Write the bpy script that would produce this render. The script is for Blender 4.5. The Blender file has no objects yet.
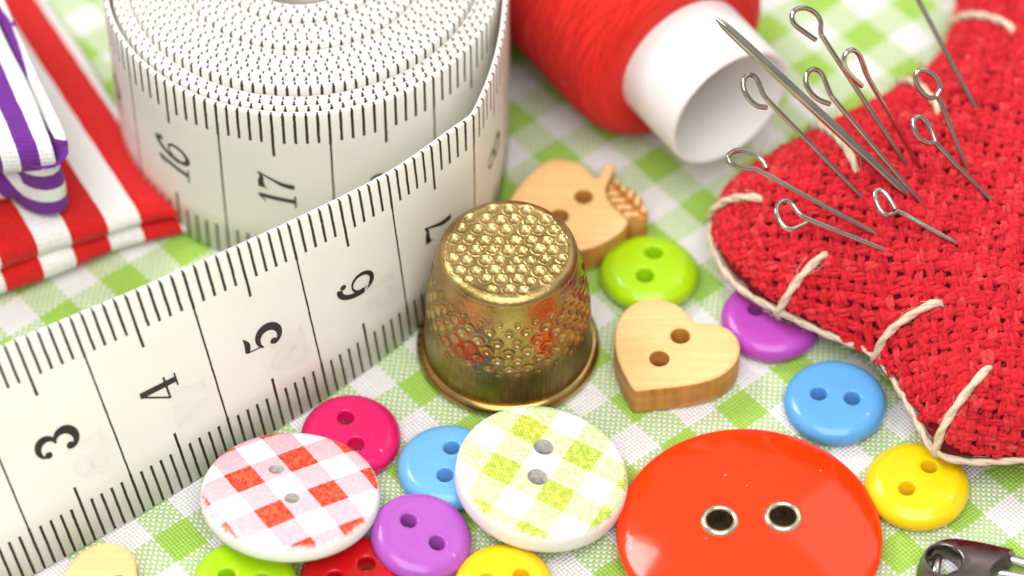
import bpy, bmesh, math, random
import numpy as np
from mathutils import Vector, Matrix
from mathutils.geometry import delaunay_2d_cdt

# All builder functions take centimetres; U turns them into metres.
U = 0.01
random.seed(7)
rng = np.random.default_rng(11)
scene = bpy.context.scene
col = scene.collection
PI = math.pi

# ------------------------------------------------------------------ helpers
def tag(o, label=None, cat=None, group=None, kind=None):
    if label: o['label'] = label
    if cat: o['category'] = cat
    if group: o['group'] = group
    if kind: o['kind'] = kind
    return o

def empty(name, loc, rot=(0, 0, 0)):
    o = bpy.data.objects.new(name, None)
    o.empty_display_size = 0.003
    o.location = Vector(loc) * U
    o.rotation_euler = rot
    col.objects.link(o)
    return o

def mk(name, verts, faces, mats, parent=None, loc=None, rot=None, mi=None, uv=None, smooth=True, sharp=None, colr=None):
    """One mesh object from lists in cm. uv: per vertex, colr: per vertex grey/random value."""
    me = bpy.data.meshes.new(name)
    v = np.asarray(verts, dtype=np.float64) * U
    me.from_pydata([tuple(p) for p in v], [], [tuple(int(i) for i in f) for f in faces])
    for m in (mats if isinstance(mats, (list, tuple)) else [mats]): me.materials.append(m)
    if mi is not None: me.polygons.foreach_set('material_index', np.asarray(mi, dtype=np.int32))
    if smooth: me.polygons.foreach_set('use_smooth', np.ones(len(me.polygons), dtype=bool))
    if uv is not None or colr is not None:
        li = np.empty(len(me.loops), dtype=np.int32); me.loops.foreach_get('vertex_index', li)
        if uv is not None:
            l = me.uv_layers.new(name='UVMap')
            l.data.foreach_set('uv', np.asarray(uv, dtype=np.float32)[li].ravel())
        if colr is not None:
            a = me.attributes.new('tint', 'FLOAT', 'POINT')
            a.data.foreach_set('value', np.asarray(colr, dtype=np.float32))
    me.update()
    if sharp is not None:
        me.set_sharp_from_angle(angle=math.radians(sharp))
    o = bpy.data.objects.new(name, me)
    col.objects.link(o)
    if parent is not None: o.parent = parent
    if loc is not None: o.location = Vector(loc) * U
    if rot is not None: o.rotation_euler = rot
    return o

class MB:
    """Collects geometry for one mesh."""
    def __init__(s): s.v = []; s.f = []; s.m = []; s.uv = []; s.c = []
    def add(s, v, f, m=0, uv=None, c=None):
        b = len(s.v)
        s.v += [tuple(p) for p in v]
        s.f += [tuple(i + b for i in q) for q in f]
        s.m += [m] * len(f)
        s.uv += [tuple(p) for p in uv] if uv is not None else [(0, 0)] * len(v)
        s.c += [c] * len(v) if not hasattr(c, '__len__') else list(c)
    def build(s, name, mats, parent=None, **k):
        return mk(name, s.v, s.f, mats, parent, mi=s.m, uv=s.uv, colr=[0 if x is None else x for x in s.c], **k)

def spline(P, n, closed=False):
    P = [np.array(p, float) for p in P]
    out = []
    N = len(P)
    rngk = range(N if closed else N - 1)
    for i in rngk:
        if closed: p0, p1, p2, p3 = P[i - 1], P[i], P[(i + 1) % N], P[(i + 2) % N]
        else:
            p1, p2 = P[i], P[i + 1]
            p0 = P[i - 1] if i > 0 else 2 * p1 - p2
            p3 = P[i + 2] if i + 2 < N else 2 * p2 - p1
        for k in range(n):
            t = k / n
            out.append(.5 * ((2 * p1) + (-p0 + p2) * t + (2 * p0 - 5 * p1 + 4 * p2 - p3) * t * t + (-p0 + 3 * p1 - 3 * p2 + p3) * t ** 3))
    if not closed: out.append(P[-1])
    return np.array(out)

def resample(P, step):
    P = np.asarray(P, float)
    d = np.r_[0, np.cumsum(np.linalg.norm(np.diff(P, axis=0), axis=1))]
    n = max(2, int(round(d[-1] / step)) + 1)
    s = np.linspace(0, d[-1], n)
    return np.stack([np.interp(s, d, P[:, k]) for k in range(P.shape[1])], 1)

def frames(P):
    T = np.gradient(P, axis=0); T /= np.linalg.norm(T, axis=1)[:, None] + 1e-12
    n = np.cross(T[0], [0.3, 0.2, 1.0]); n /= np.linalg.norm(n)
    Ns = []
    for t in T:
        n = n - t * (n @ t); n /= np.linalg.norm(n) + 1e-12
        Ns.append(n.copy())
    Ns = np.array(Ns)
    return T, Ns, np.cross(T, Ns)

def tube(P, r, seg=10, caps=True):
    P = np.asarray(P, float); n = len(P)
    r = np.full(n, r) if np.isscalar(r) else np.asarray(r, float)
    T, N, B = frames(P)
    a = np.arange(seg) * 2 * PI / seg
    v = P[:, None, :] + r[:, None, None] * (np.cos(a)[None, :, None] * N[:, None, :] + np.sin(a)[None, :, None] * B[:, None, :])
    v = v.reshape(-1, 3)
    f = [(i * seg + k, i * seg + (k + 1) % seg, (i + 1) * seg + (k + 1) % seg, (i + 1) * seg + k) for i in range(n - 1) for k in range(seg)]
    if caps:
        f.append(tuple(range(seg - 1, -1, -1))); f.append(tuple((n - 1) * seg + k for k in range(seg)))
    d = np.r_[0, np.cumsum(np.linalg.norm(np.diff(P, axis=0), axis=1))]
    uv = [(d[i], k / seg) for i in range(n) for k in range(seg)]
    return v, f, uv

def lathe(prof, seg=96):
    n = len(prof); a = np.arange(seg) * 2 * PI / seg
    v = [(r * math.cos(t), r * math.sin(t), z) for r, z in prof for t in a]
    f = [(i * seg + k, i * seg + (k + 1) % seg, (i + 1) * seg + (k + 1) % seg, (i + 1) * seg + k) for i in range(n - 1) for k in range(seg)]
    return v, f

# ------------------------------------------------------------------ node helpers
class N:
    def __init__(s, name):
        s.mat = bpy.data.materials.new(name); s.mat.use_nodes = True
        s.t = s.mat.node_tree; s.t.nodes.clear()
        s.out = s.t.nodes.new('ShaderNodeOutputMaterial')
        s.b = s.t.nodes.new('ShaderNodeBsdfPrincipled')
        s.t.links.new(s.b.outputs[0], s.out.inputs[0])
    def n(s, typ, **k):
        o = s.t.nodes.new(typ)
        for a, b in k.items(): setattr(o, a, b)
        return o
    def l(s, a, b): s.t.links.new(a, b)
    def put(s, sock, val):
        if hasattr(val, 'is_output'): s.l(val, sock)
        else: sock.default_value = val
    def m(s, op, a, b=None, c=None, clamp=False):
        o = s.n('ShaderNodeMath', operation=op, use_clamp=clamp)
        s.put(o.inputs[0], a)
        if b is not None: s.put(o.inputs[1], b)
        if c is not None: s.put(o.inputs[2], c)
        return o.outputs[0]
    def mix(s, f, a, b, blend='MIX'):
        o = s.n('ShaderNodeMix', data_type='RGBA', blend_type=blend)
        s.put(o.inputs[0], f)
        s.put(o.inputs[6], a if hasattr(a, 'is_output') else (*a, 1)); s.put(o.inputs[7], b if hasattr(b, 'is_output') else (*b, 1))
        return o.outputs[2]
    def noise(s, vec, scale, detail=2, rough=.5, dist=0):
        o = s.n('ShaderNodeTexNoise'); o.inputs['Scale'].default_value = scale
        o.inputs['Detail'].default_value = detail; o.inputs['Roughness'].default_value = rough; o.inputs['Distortion'].default_value = dist
        if vec is not None: s.l(vec, o.inputs['Vector'])
        return o.outputs[0], o.outputs[1]
    def obj(s): return s.n('ShaderNodeTexCoord').outputs['Object']
    def uvc(s): return s.n('ShaderNodeUVMap', uv_map='UVMap').outputs[0]
    def sep(s, v):
        o = s.n('ShaderNodeSeparateXYZ'); s.l(v, o.inputs[0]); return o.outputs
    def comb(s, x, y, z=0.):
        o = s.n('ShaderNodeCombineXYZ'); s.put(o.inputs[0], x); s.put(o.inputs[1], y); s.put(o.inputs[2], z); return o.outputs[0]
    def mapr(s, v, a, b, c=0., d=1., smooth=False):
        o = s.n('ShaderNodeMapRange', interpolation_type='SMOOTHSTEP' if smooth else 'LINEAR')
        s.put(o.inputs[0], v)
        for i, x in zip((1, 2, 3, 4), (a, b, c, d)): s.put(o.inputs[i], x)
        return o.outputs[0]
    def scalev(s, v, sc):
        o = s.n('ShaderNodeVectorMath', operation='MULTIPLY'); s.l(v, o.inputs[0]); o.inputs[1].default_value = sc; return o.outputs[0]
    def bump(s, h, dist, strength=1., norm=None):
        o = s.n('ShaderNodeBump'); o.inputs['Strength'].default_value = strength; o.inputs['Distance'].default_value = dist
        s.l(h, o.inputs['Height'])
        if norm is not None: s.l(norm, o.inputs['Normal'])
        return o.outputs[0]
    def set(s, **k):
        for a, v in k.items():
            a = {'base': 'Base Color', 'rough': 'Roughness', 'metal': 'Metallic', 'spec': 'Specular IOR Level', 'normal': 'Normal', 'coat': 'Coat Weight', 'coatr': 'Coat Roughness',
                 'sss': 'Subsurface Weight', 'sssr': 'Subsurface Radius', 'ssss': 'Subsurface Scale', 'sheen': 'Sheen Weight', 'sheenr': 'Sheen Roughness', 'aniso': 'Anisotropic', 'ior': 'IOR', 'trans': 'Transmission Weight'}[a]
            if isinstance(v, tuple) and len(v) == 3 and a != 'Subsurface Radius': v = (*v, 1)
            s.put(s.b.inputs[a], v)
        return s.mat

# ------------------------------------------------------------------ materials
def mat_plastic(name, c, rough=.22, sss=.25):
    n = N(name); o = n.obj()
    f, _ = n.noise(o, 160, 3)
    base = n.mix(n.mapr(f, .3, .7), tuple(x * .93 for x in c), tuple(min(1, x * 1.04) for x in c))
    g, _ = n.noise(o, 900, 3)
    dst, _ = n.noise(o, 1300, 1, .4)
    base = n.mix(n.mapr(dst, .78, .82, 0., .25), base, (.85, .83, .80))
    sc_, _ = n.noise(n.scalev(o, (90., 1500., 200.)), 1., 1, .4, .8)
    g = n.m('ADD', g, n.mapr(sc_, .70, .74, 0., .5))
    h, _ = n.noise(o, 220, 2)
    return n.set(base=base, rough=n.mapr(g, .35, .7, rough * .8, rough * 1.35), sss=sss, ssss=.0012, sssr=tuple(.3 + x for x in c), coat=.1, coatr=.08, spec=.38,
                 normal=n.bump(h, .00002, .25))

def gingham_nodes(n, x, y, p, phi, ox, oy, nth, wob=None):
    """stripe masks and thread interlacing; x,y in cm. returns warp mask, weft mask, over flag, height"""
    c_, s_ = math.cos(phi) / p, math.sin(phi) / p
    u = n.m('ADD', n.m('MULTIPLY', x, c_), n.m('MULTIPLY_ADD', y, s_, -ox))
    v = n.m('ADD', n.m('MULTIPLY', x, -s_), n.m('MULTIPLY_ADD', y, c_, -oy))
    return u, v

def weave(n, o, tu, tv, iu, iv):
    """plain weave: warp yarns run along v, weft along u, each rising over and dipping under the other"""
    fu = n.m('FRACT', tu); fv = n.m('FRACT', tv)
    def rnd(f):
        q = n.m('MULTIPLY_ADD', f, 2., -1.); return n.m('SQRT', n.m('MAXIMUM', n.m('SUBTRACT', 1., n.m('MULTIPLY', q, q)), 0.))
    def sgn(i): return n.m('MULTIPLY_ADD', n.m('MODULO', n.m('ADD', i, 4000.), 2.), -2., 1.)
    hw = n.m('ADD', n.m('MULTIPLY', rnd(fu), .6), n.m('MULTIPLY_ADD', n.m('MULTIPLY', sgn(iu), n.m('SINE', n.m('MULTIPLY', tv, PI))), .45, .10))
    hf = n.m('SUBTRACT', n.m('MULTIPLY', rnd(fv), .6), n.m('MULTIPLY', n.m('MULTIPLY', sgn(iv), n.m('SINE', n.m('MULTIPLY', tu, PI))), .45))
    h = n.m('MAXIMUM', hw, hf)
    fib, _ = n.noise(o, 2600, 3, .6)
    irr, _ = n.noise(o, 1400, 2, .6)
    sel = n.mapr(n.m('ADD', n.m('SUBTRACT', hw, hf), n.m('MULTIPLY_ADD', irr, .9, -.45)), -.10, .10)
    ya, _ = n.noise(n.comb(n.m('MULTIPLY', iu, 3.71), n.m('MULTIPLY', tv, .35), 0.), 1., 1)
    yb, _ = n.noise(n.comb(n.m('MULTIPLY', tu, .35), n.m('MULTIPLY', iv, 3.37), 5.), 1., 1)
    yn = n.m('ADD', n.m('MULTIPLY', n.m('ADD', n.m('MULTIPLY', ya, sel), n.m('MULTIPLY', yb, n.m('SUBTRACT', 1., sel))), .6), n.m('MULTIPLY', fib, .4))
    return h, sel, fib, yn

def mat_tablecloth():
    n = N('gingham cotton'); o = n.obj()
    _, w = n.noise(o, 60, 3)
    _, w2 = n.noise(o, 700, 2)
    wv = n.sep(w); wv2 = n.sep(w2); s = n.sep(o)
    def wob(i): return n.m('ADD', n.m('MULTIPLY_ADD', wv[i], .10, -.05), n.m('MULTIPLY_ADD', wv2[i], .024, -.012))
    x = n.m('MULTIPLY_ADD', s[0], 100., wob(0)); y = n.m('MULTIPLY_ADD', s[1], 100., wob(1))
    u, v = gingham_nodes(n, x, y, .6676, math.radians(39.63), -.478, -.054, 16)
    NT = 20.
    tu = n.m('MULTIPLY', u, NT); tv = n.m('MULTIPLY', v, NT)
    iu = n.m('FLOOR', tu); iv = n.m('FLOOR', tv)
    def stripe(i):   # 1 = green
        q = n.m('FRACT', n.m('ADD', n.m('DIVIDE', n.m('ADD', i, .5), NT), .25))
        return n.m('GREATER_THAN', q, .5)
    gu, gv = stripe(iu), stripe(iv)
    h, sel, fib, yn = weave(n, o, tu, tv, iu, iv)
    g = n.m('ADD', n.m('MULTIPLY', gu, sel), n.m('MULTIPLY', gv, n.m('SUBTRACT', 1., sel)))
    g = n.m('MULTIPLY_ADD', n.m('ADD', gu, gv), .15, n.m('MULTIPLY', g, .70))
    green = n.mix(yn, (.29, .56, .035), (.50, .74, .16))
    white = n.mix(yn, (.80, .80, .795), (.92, .915, .905))
    gap = n.mapr(h, .05, .75)
    basec = n.mix(g, white, green)
    under = n.mix(g, (.68, .69, .65), (.13, .36, .010))  # shade in the gaps between threads, painted into the base colour
    base = n.mix(gap, under, basec)
    hh2 = n.m('ADD', h, n.m('MULTIPLY', fib, .3))
    return n.set(base=base, rough=.85, spec=.2, sheen=.15, normal=n.bump(hh2, .00017, 1.))

def mat_tape():
    n = N('printed tape'); uv = n.sep(n.uvc())
    o = n.obj()
    ns, _ = n.noise(o, 2500, 2)
    nl, _ = n.noise(o, 900, 2)
    u = n.m('MULTIPLY_ADD', nl, .008, n.m('ADD', uv[0], -.004)); v = uv[1]
    mm = n.m('MULTIPLY', u, 10.)
    idx = n.m('ROUND', mm)
    d = n.m('MULTIPLY', n.m('ABSOLUTE', n.m('SUBTRACT', mm, idx)), .1)     # cm from the tick
    r10 = n.m('MODULO', n.m('ADD', idx, 1000.), 10.)
    is10 = n.m('LESS_THAN', n.m('MINIMUM', r10, n.m('SUBTRACT', 10., r10)), .25)
    is5 = n.m('LESS_THAN', n.m('ABSOLUTE', n.m('SUBTRACT', r10, 5.)), .25)
    L = n.m('ADD', n.m('MULTIPLY_ADD', is5, .17, .37), n.m('MULTIPLY', is10, 2.))
    edge = n.m('MINIMUM', v, n.m('SUBTRACT', 2., v))
    acr = n.n('ShaderNodeAttribute', attribute_name='tint').outputs['Fac']
    inside = n.m('MULTIPLY', n.m('LESS_THAN', edge, L), n.m('LESS_THAN', acr, .50))
    near = n.m('LESS_THAN', edge, .4)
    halfw = n.m('ADD', n.m('MULTIPLY_ADD', n.m('MULTIPLY', is10, n.m('SUBTRACT', 1., near)), -.004, n.m('MULTIPLY_ADD', n.m('GREATER_THAN', v, 1.985), -.0035, .0135)), n.m('MULTIPLY_ADD', ns, .004, -.002))
    tick = n.m('MULTIPLY', n.mapr(n.m('SUBTRACT', halfw, d), -.0015, .0025), inside)
    cl, _ = n.noise(o, 120, 2)
    white = n.mix(n.mapr(cl, .3, .7), (.80, .765, .69), (.84, .81, .74))
    base = n.mix(tick, white, (.022, .018, .015))
    wv = n.m('SINE', n.m('MULTIPLY', uv[0], 2 * PI / .05))
    wv2 = n.m('SINE', n.m('MULTIPLY', v, 2 * PI / .05))
    hb = n.m('ADD', n.m('MULTIPLY', n.m('MULTIPLY', wv, wv2), .5), ns)
    hb2, _ = n.noise(o, 180, 2)
    nb = n.bump(hb2, .0004, .25)
    return n.set(base=base, rough=n.mapr(ns, .3, .7, .28, .42), sss=.35, ssss=.002, sssr=(1., .9, .75), spec=.4, normal=n.bump(hb, .00003, .2, nb))

def mat_ink():
    n = N('black printing ink'); f, _ = n.noise(n.obj(), 2500, 2)
    return n.set(base=n.mix(f, (.014, .012, .011), (.035, .03, .028)), rough=.45)

def mat_ghost():
    n = N('faint print showing through')
    f, _ = n.noise(n.obj(), 300, 2)
    return n.set(base=n.mix(f, (.79, .76, .69), (.82, .79, .73)), rough=.4, sss=.2, ssss=.001)

def mat_wood_top():
    n = N('pale maple'); o = n.obj()
    st = n.scalev(o, (60., 700., 200.))
    f, _ = n.noise(st, 1.6, 5, .6, .4)
    g, _ = n.noise(o, 2200, 2)
    base = n.mix(n.mapr(f, .32, .72), (.82, .50, .20), (.90, .63, .30))
    base = n.mix(n.m('MULTIPLY', g, .18), base, (.62, .36, .15))
    return n.set(base=base, rough=.42, sss=.1, ssss=.0006, spec=.35, normal=n.bump(f, .00004, .5))

def mat_wood_side():
    n = N('dark cut wood'); o = n.obj()
    st = n.scalev(o, (900., 900., 110.))
    f, _ = n.noise(st, 1.2, 4, .6)
    f2, _ = n.noise(n.scalev(o, (80., 80., 700.)), 1.5, 3)
    base = n.mix(n.mapr(f, .3, .7), (.40, .15, .02), (.64, .29, .06))  # darker, browner wood than on the top face
    base = n.mix(n.mapr(f2, .45, .75), base, (.66, .36, .11))
    return n.set(base=base, rough=.5, normal=n.bump(f, .00006, .6))

def mat_printed_button(name, kind):
    n = N(name); o = n.obj(); s = n.sep(o)
    x = n.m('MULTIPLY', s[0], 100.); y = n.m('MULTIPLY', s[1], 100.); z = n.m('MULTIPLY', s[2], 100.)
    jit, _ = n.noise(o, 2500, 2)
    p, phi, ox, oy = ((.52, math.radians(32), -.059, .036) if kind == 'red' else (.525, math.radians(62.5), .097, .080))
    u, v = gingham_nodes(n, x, y, p, phi, ox, oy, 1)
    jj = n.m('MULTIPLY_ADD', jit, .03, -.015)
    gu = n.m('GREATER_THAN', n.m('FRACT', n.m('ADD', n.m('ADD', u, jj), .25)), .5)
    gv = n.m('GREATER_THAN', n.m('FRACT', n.m('ADD', n.m('ADD', v, jj), .25)), .5)
    both = n.m('MULTIPLY', gu, gv); one = n.m('ABSOLUTE', n.m('SUBTRACT', gu, gv))
    sp, _ = n.noise(o, 2400, 2, .7)
    rr = n.m('SQRT', n.m('ADD', n.m('MULTIPLY', x, x), n.m('MULTIPLY', y, y)))
    if kind == 'red':
        mid = n.mix(n.mapr(sp, .42, .60), (.79, .45, .51), (.82, .52, .58))
        sf, _ = n.noise(o, 3600, 2, .7)
        full = n.mix(n.mapr(sf, .42, .58, smooth=True), (.79, .13, .06), (.74, .022, .004))
        full = n.mix(n.mapr(sp, .58, .70), full, (.80, .10, .045))
    else:
        # printed weave: fine criss-cross speckle of green and yellow on white
        wu = n.m('SINE', n.m('MULTIPLY', u, 2 * PI * 13)); wv = n.m('SINE', n.m('MULTIPLY', v, 2 * PI * 13))
        ww = n.m('MULTIPLY_ADD', n.m('MULTIPLY', wu, wv), .12, sp)
        mid = n.mix(n.mapr(ww, .38, .62), (.50, .68, .25), (.78, .83, .56))
        full = n.mix(n.mapr(ww, .34, .64), (.32, .47, .02), (.62, .68, .14))
        ylw, _ = n.noise(o, 350, 2)
        full = n.mix(n.m('MULTIPLY', n.mapr(ylw, .5, .66), .4), full, n.mix(sp, (.52, .47, .02), (.72, .66, .13)))
    white = n.mix(sp, (.84, .84, .84), (.90, .90, .89))
    top = n.mix(one, white, mid); top = n.mix(both, top, full)
    body = n.mix(sp, (.80, .79, .76), (.87, .86, .84))
    R = .765 if kind == 'red' else .745
    fade = n.mapr(n.m('ADD', rr, n.m('MULTIPLY_ADD', jit, .06, -.03)), R - .035, R - .005)
    base = n.mix(fade, top, body)
    hz, _ = n.noise(o, 1800, 4, .65)
    rgh = n.mapr(fade, 0., 1., .32, .6)
    return n.set(base=base, rough=rgh, spec=.4, sss=.1, ssss=.0006, normal=n.bump(hz, .00003, .5))

def mat_chalk():
    n = N('raw white resin'); o = n.obj(); f, _ = n.noise(o, 1500, 4, .65)
    return n.set(base=n.mix(f, (.78, .77, .75), (.88, .87, .86)), rough=.62, sss=.15, ssss=.001, normal=n.bump(f, .00006, .6))

def mat_hole_chalk():
    n = N('drilled hole in resin'); o = n.obj(); f, _ = n.noise(o, 1900, 3, .65)
    return n.set(base=n.mix(n.mapr(f, .35, .65), (.46, .42, .40), (.72, .69, .67)), rough=.8)

def mat_metal(name, c1, c2, rough, bumpd=.00002, sc=1500):
    n = N(name); o = n.obj(); f, _ = n.noise(o, sc, 4, .6); g, _ = n.noise(o, 220, 3)
    return n.set(base=n.mix(n.mapr(g, .35, .65), c1, c2), metal=1., rough=n.mapr(f, .3, .75, rough * .7, rough * 1.6), normal=n.bump(f, bumpd, .4))

def mat_brass():
    n = N('worn brass'); o = n.obj()
    s = n.sep(o)
    ang = n.m('ARCTAN2', s[1], s[0])
    st = n.comb(n.m('MULTIPLY', ang, 46.), n.m('MULTIPLY', s[2], 240.), 0.)
    f, _ = n.noise(st, 1.2, 4, .65)                      # vertical brushing on the skirt
    g, _ = n.noise(o, 300, 4, .6)
    g2, _ = n.noise(o, 120, 3, .6)
    h, _ = n.noise(o, 1600, 3, .6)
    base = n.mix(n.mapr(g, .35, .65), (.40, .26, .080), (.63, .46, .19))
    pit = n.n('ShaderNodeAttribute', attribute_name='tint').outputs['Fac']
    base = n.mix(n.m('MULTIPLY', n.mapr(pit, .25, 0.), n.mapr(g2, .35, .6, .15, .55)), base, (.21, .125, .035))
    # red reflections painted into the brass colour as patches between the dimples
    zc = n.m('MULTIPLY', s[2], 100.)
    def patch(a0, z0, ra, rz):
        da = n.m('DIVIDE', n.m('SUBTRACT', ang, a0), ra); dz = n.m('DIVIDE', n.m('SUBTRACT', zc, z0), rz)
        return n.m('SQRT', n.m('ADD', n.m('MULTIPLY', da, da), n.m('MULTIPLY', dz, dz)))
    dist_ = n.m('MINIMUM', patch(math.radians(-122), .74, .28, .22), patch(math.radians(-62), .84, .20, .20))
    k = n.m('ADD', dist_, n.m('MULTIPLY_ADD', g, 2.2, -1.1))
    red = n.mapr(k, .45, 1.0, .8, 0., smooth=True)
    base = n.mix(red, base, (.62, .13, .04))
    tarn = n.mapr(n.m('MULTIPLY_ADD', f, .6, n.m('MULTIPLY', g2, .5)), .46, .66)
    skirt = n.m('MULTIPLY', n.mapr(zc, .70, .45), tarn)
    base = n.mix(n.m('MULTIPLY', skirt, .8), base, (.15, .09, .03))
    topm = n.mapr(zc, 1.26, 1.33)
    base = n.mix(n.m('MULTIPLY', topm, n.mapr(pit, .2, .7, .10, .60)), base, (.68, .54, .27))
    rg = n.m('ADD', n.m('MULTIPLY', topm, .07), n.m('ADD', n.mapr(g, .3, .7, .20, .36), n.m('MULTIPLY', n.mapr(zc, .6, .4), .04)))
    hb = n.m('ADD', n.m('MULTIPLY', n.m('MULTIPLY', f, n.mapr(zc, .65, .45)), 1.2), n.m('MULTIPLY', h, 1.2))
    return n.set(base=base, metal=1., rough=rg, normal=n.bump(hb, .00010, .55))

def mat_burlap():
    n = N('red burlap yarn'); uv = n.sep(n.uvc()); o = n.obj()
    at = n.n('ShaderNodeAttribute', attribute_name='tint').outputs['Fac']
    vec = n.comb(n.m('MULTIPLY', uv[0], 9.), n.m('ADD', n.m('MULTIPLY', uv[1], 9.), n.m('MULTIPLY', uv[0], 5.)), n.m('MULTIPLY', at, 37.))
    f, _ = n.noise(vec, 2., 4, .6)
    base = n.mix(n.mapr(f, .3, .7), (.66, .009, .022), (.93, .040, .058))
    base = n.mix(n.m('MULTIPLY', n.mapr(at, .60, 1.), .5), base, (.97, .12, .12))
    base = n.mix(n.m('MULTIPLY', n.mapr(at, .35, 0.), .5), base, (.55, .004, .018))
    return n.set(base=base, rough=.85, spec=.1, sheen=.05, normal=n.bump(f, .00016, .8))

def mat_simple(name, c1, c2, rough, scale=800, bumpd=.00004, **k):
    n = N(name); f, _ = n.noise(n.obj(), scale, 4, .6)
    return n.set(base=n.mix(n.mapr(f, .3, .7), c1, c2), rough=rough, normal=n.bump(f, bumpd, .6), **k)

def mat_twine():
    n = N('cream cotton thread'); uv = n.sep(n.uvc())
    vec = n.comb(n.m('MULTIPLY', uv[0], 12.), n.m('MULTIPLY', uv[1], 7.), 0.)
    f, _ = n.noise(vec, 2., 4, .6)
    return n.set(base=n.mix(n.mapr(f, .3, .7), (.60, .46, .30), (.84, .74, .58)), rough=.8, spec=.2, normal=n.bump(f, .00012, .7))

def mat_striped(name, c, cl, per, duty, off, th, skew=0.):
    """woven stripes across uv.x (cm); uv.y runs along the stripes"""
    n = N(name); uv = n.sep(n.uvc()); o = n.obj()
    nz, nzc = n.noise(o, 500, 2); ns = n.sep(nzc)
    x = n.m('MULTIPLY_ADD', ns[0], .02, n.m('ADD', uv[0], -.01)); y = n.m('MULTIPLY_ADD', ns[1], .02, uv[1])
    st = n.m('LESS_THAN', n.m('FRACT', n.m('MULTIPLY_ADD', x, 1 / per, off)), duty)
    tu = n.m('DIVIDE', x, th); tv = n.m('DIVIDE', y, th)
    iu = n.m('FLOOR', tu); iv = n.m('FLOOR', tv)
    h, sel, fib, yn = weave(n, o, tu, tv, iu, iv)
    dark = n.mix(yn, tuple(q * .7 for q in c), tuple(min(1, q * 1.2 + .01) for q in c))
    white = n.mix(yn, (.68, .67, .66), (.83, .82, .81))
    white = n.mix(n.mapr(h, .05, .55), cl, white)
    base = n.mix(st, white, dark)
    return n.set(base=base, rough=.85, spec=.2, sheen=.1, normal=n.bump(n.m('ADD', h, n.m('MULTIPLY', fib, .4)), .00012, .8))

def mat_spool():
    n = N('wound red thread'); uv = n.sep(n.uvc()); o = n.obj()
    _, wc = n.noise(o, 90, 2); w = n.sep(wc)
    t = n.m('ADD', uv[0], n.m('MULTIPLY', n.m('SINE', n.m('MULTIPLY_ADD', uv[1], 2 * PI, n.m('MULTIPLY', w[0], 4.))), .10))
    vec = n.comb(n.m('MULTIPLY', t, 44.), n.m('MULTIPLY', uv[1], 5.), 0.)
    f, _ = n.noise(vec, 1.3, 4, .65)
    f2, _ = n.noise(n.comb(n.m('MULTIPLY_ADD', uv[0], 50., n.m('MULTIPLY', uv[1], 14.)), n.m('MULTIPLY', uv[1], 9.), 1.), 1.2, 3, .6)
    k = n.m('ADD', n.m('MULTIPLY', f, .6), n.m('MULTIPLY', f2, .4))
    base = n.mix(n.mapr(k, .35, .65), (.58, .008, .005), (.84, .030, .018))
    return n.set(base=base, rough=.65, sheen=.06, spec=.2, normal=n.bump(k, .00022, .7))

M = dict(
    cloth=mat_tablecloth(), tape=mat_tape(), ink=mat_ink(), ghost=mat_ghost(), wood=mat_wood_top(), woodside=mat_wood_side(),
    lime=mat_plastic('lime plastic', (.40, .68, .006)), blue=mat_plastic('blue plastic', (.115, .37, .72)), blue2=mat_plastic('light blue plastic', (.16, .44, .80)),
    yellow=mat_plastic('yellow plastic', (.90, .62, .006)), purple=mat_plastic('magenta plastic', (.46, .07, .46)), violet=mat_plastic('violet plastic', (.44, .10, .50)),
    pink=mat_plastic('pink plastic', (.74, .006, .135)), red=mat_plastic('dark red plastic', (.55, .004, .008), .15), bigred=mat_plastic('glossy scarlet plastic', (.90, .042, .002), .12, .1),
    gred=mat_printed_button('red gingham print', 'red'), ggreen=mat_printed_button('green gingham print', 'green'), chalk=mat_chalk(), holechalk=mat_hole_chalk(),
    eyelet=mat_metal('eyelet metal', (.72, .62, .46), (.82, .74, .60), .2), steel=mat_metal('pin steel', (.44, .40, .36), (.60, .56, .52), .14),
    nickel=mat_metal('dark nickel', (.16, .125, .12), (.27, .22, .21), .2), chrome=mat_metal('bright nickel', (.60, .58, .55), (.72, .70, .68), .12),
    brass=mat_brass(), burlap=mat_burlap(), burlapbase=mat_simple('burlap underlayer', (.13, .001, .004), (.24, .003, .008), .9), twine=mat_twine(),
    redstripe=mat_striped('red striped cotton', (.60, .007, .006), (.40, .385, .375), .68, .53, -.17, .050), violetstripe=mat_striped('violet striped cotton', (.155, .02, .27), (.42, .40, .42), .33, .54, -.45, .040),
    spool=mat_spool(), core=mat_simple('white spool core', (.88, .88, .875), (.92, .92, .915), .45, 150, .0001, sss=.35, ssss=.006, sssr=(1., .97, .93)),
    dark=mat_simple('dark eyelet lining', (.025, .016, .005), (.06, .04, .014), .6),  # dark colour for the disc at the bottom of each eyelet
)

# ------------------------------------------------------------------ setting: the tablecloth
def build_cloth():
    xs = np.concatenate([np.linspace(-60, -7, 14), np.linspace(-6.6, 6.6, 90), np.linspace(7, 60, 14)])
    ys = np.concatenate([np.linspace(-40, -6, 10), np.linspace(-5.6, 6.6, 84), np.linspace(7, 80, 18)])
    X, Y = np.meshgrid(xs, ys)
    Z = .012 * np.sin(X * .9 + .5) * np.sin(Y * .75 + 1.) - .014
    w = np.clip((np.hypot(X, Y) - 5) / 5, 0, 1)
    Z = Z * (1 + 3 * w) - .05 * w
    nx, ny = len(xs), len(ys)
    v = np.stack([X, Y, Z], 2).reshape(-1, 3)
    f = [(j * nx + i, j * nx + i + 1, (j + 1) * nx + i + 1, (j + 1) * nx + i) for j in range(ny - 1) for i in range(nx - 1)]
    return tag(mk('tablecloth', v, f, M['cloth']), 'green and white gingham tablecloth spread under everything', 'tablecloth', kind='structure')
build_cloth()

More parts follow.
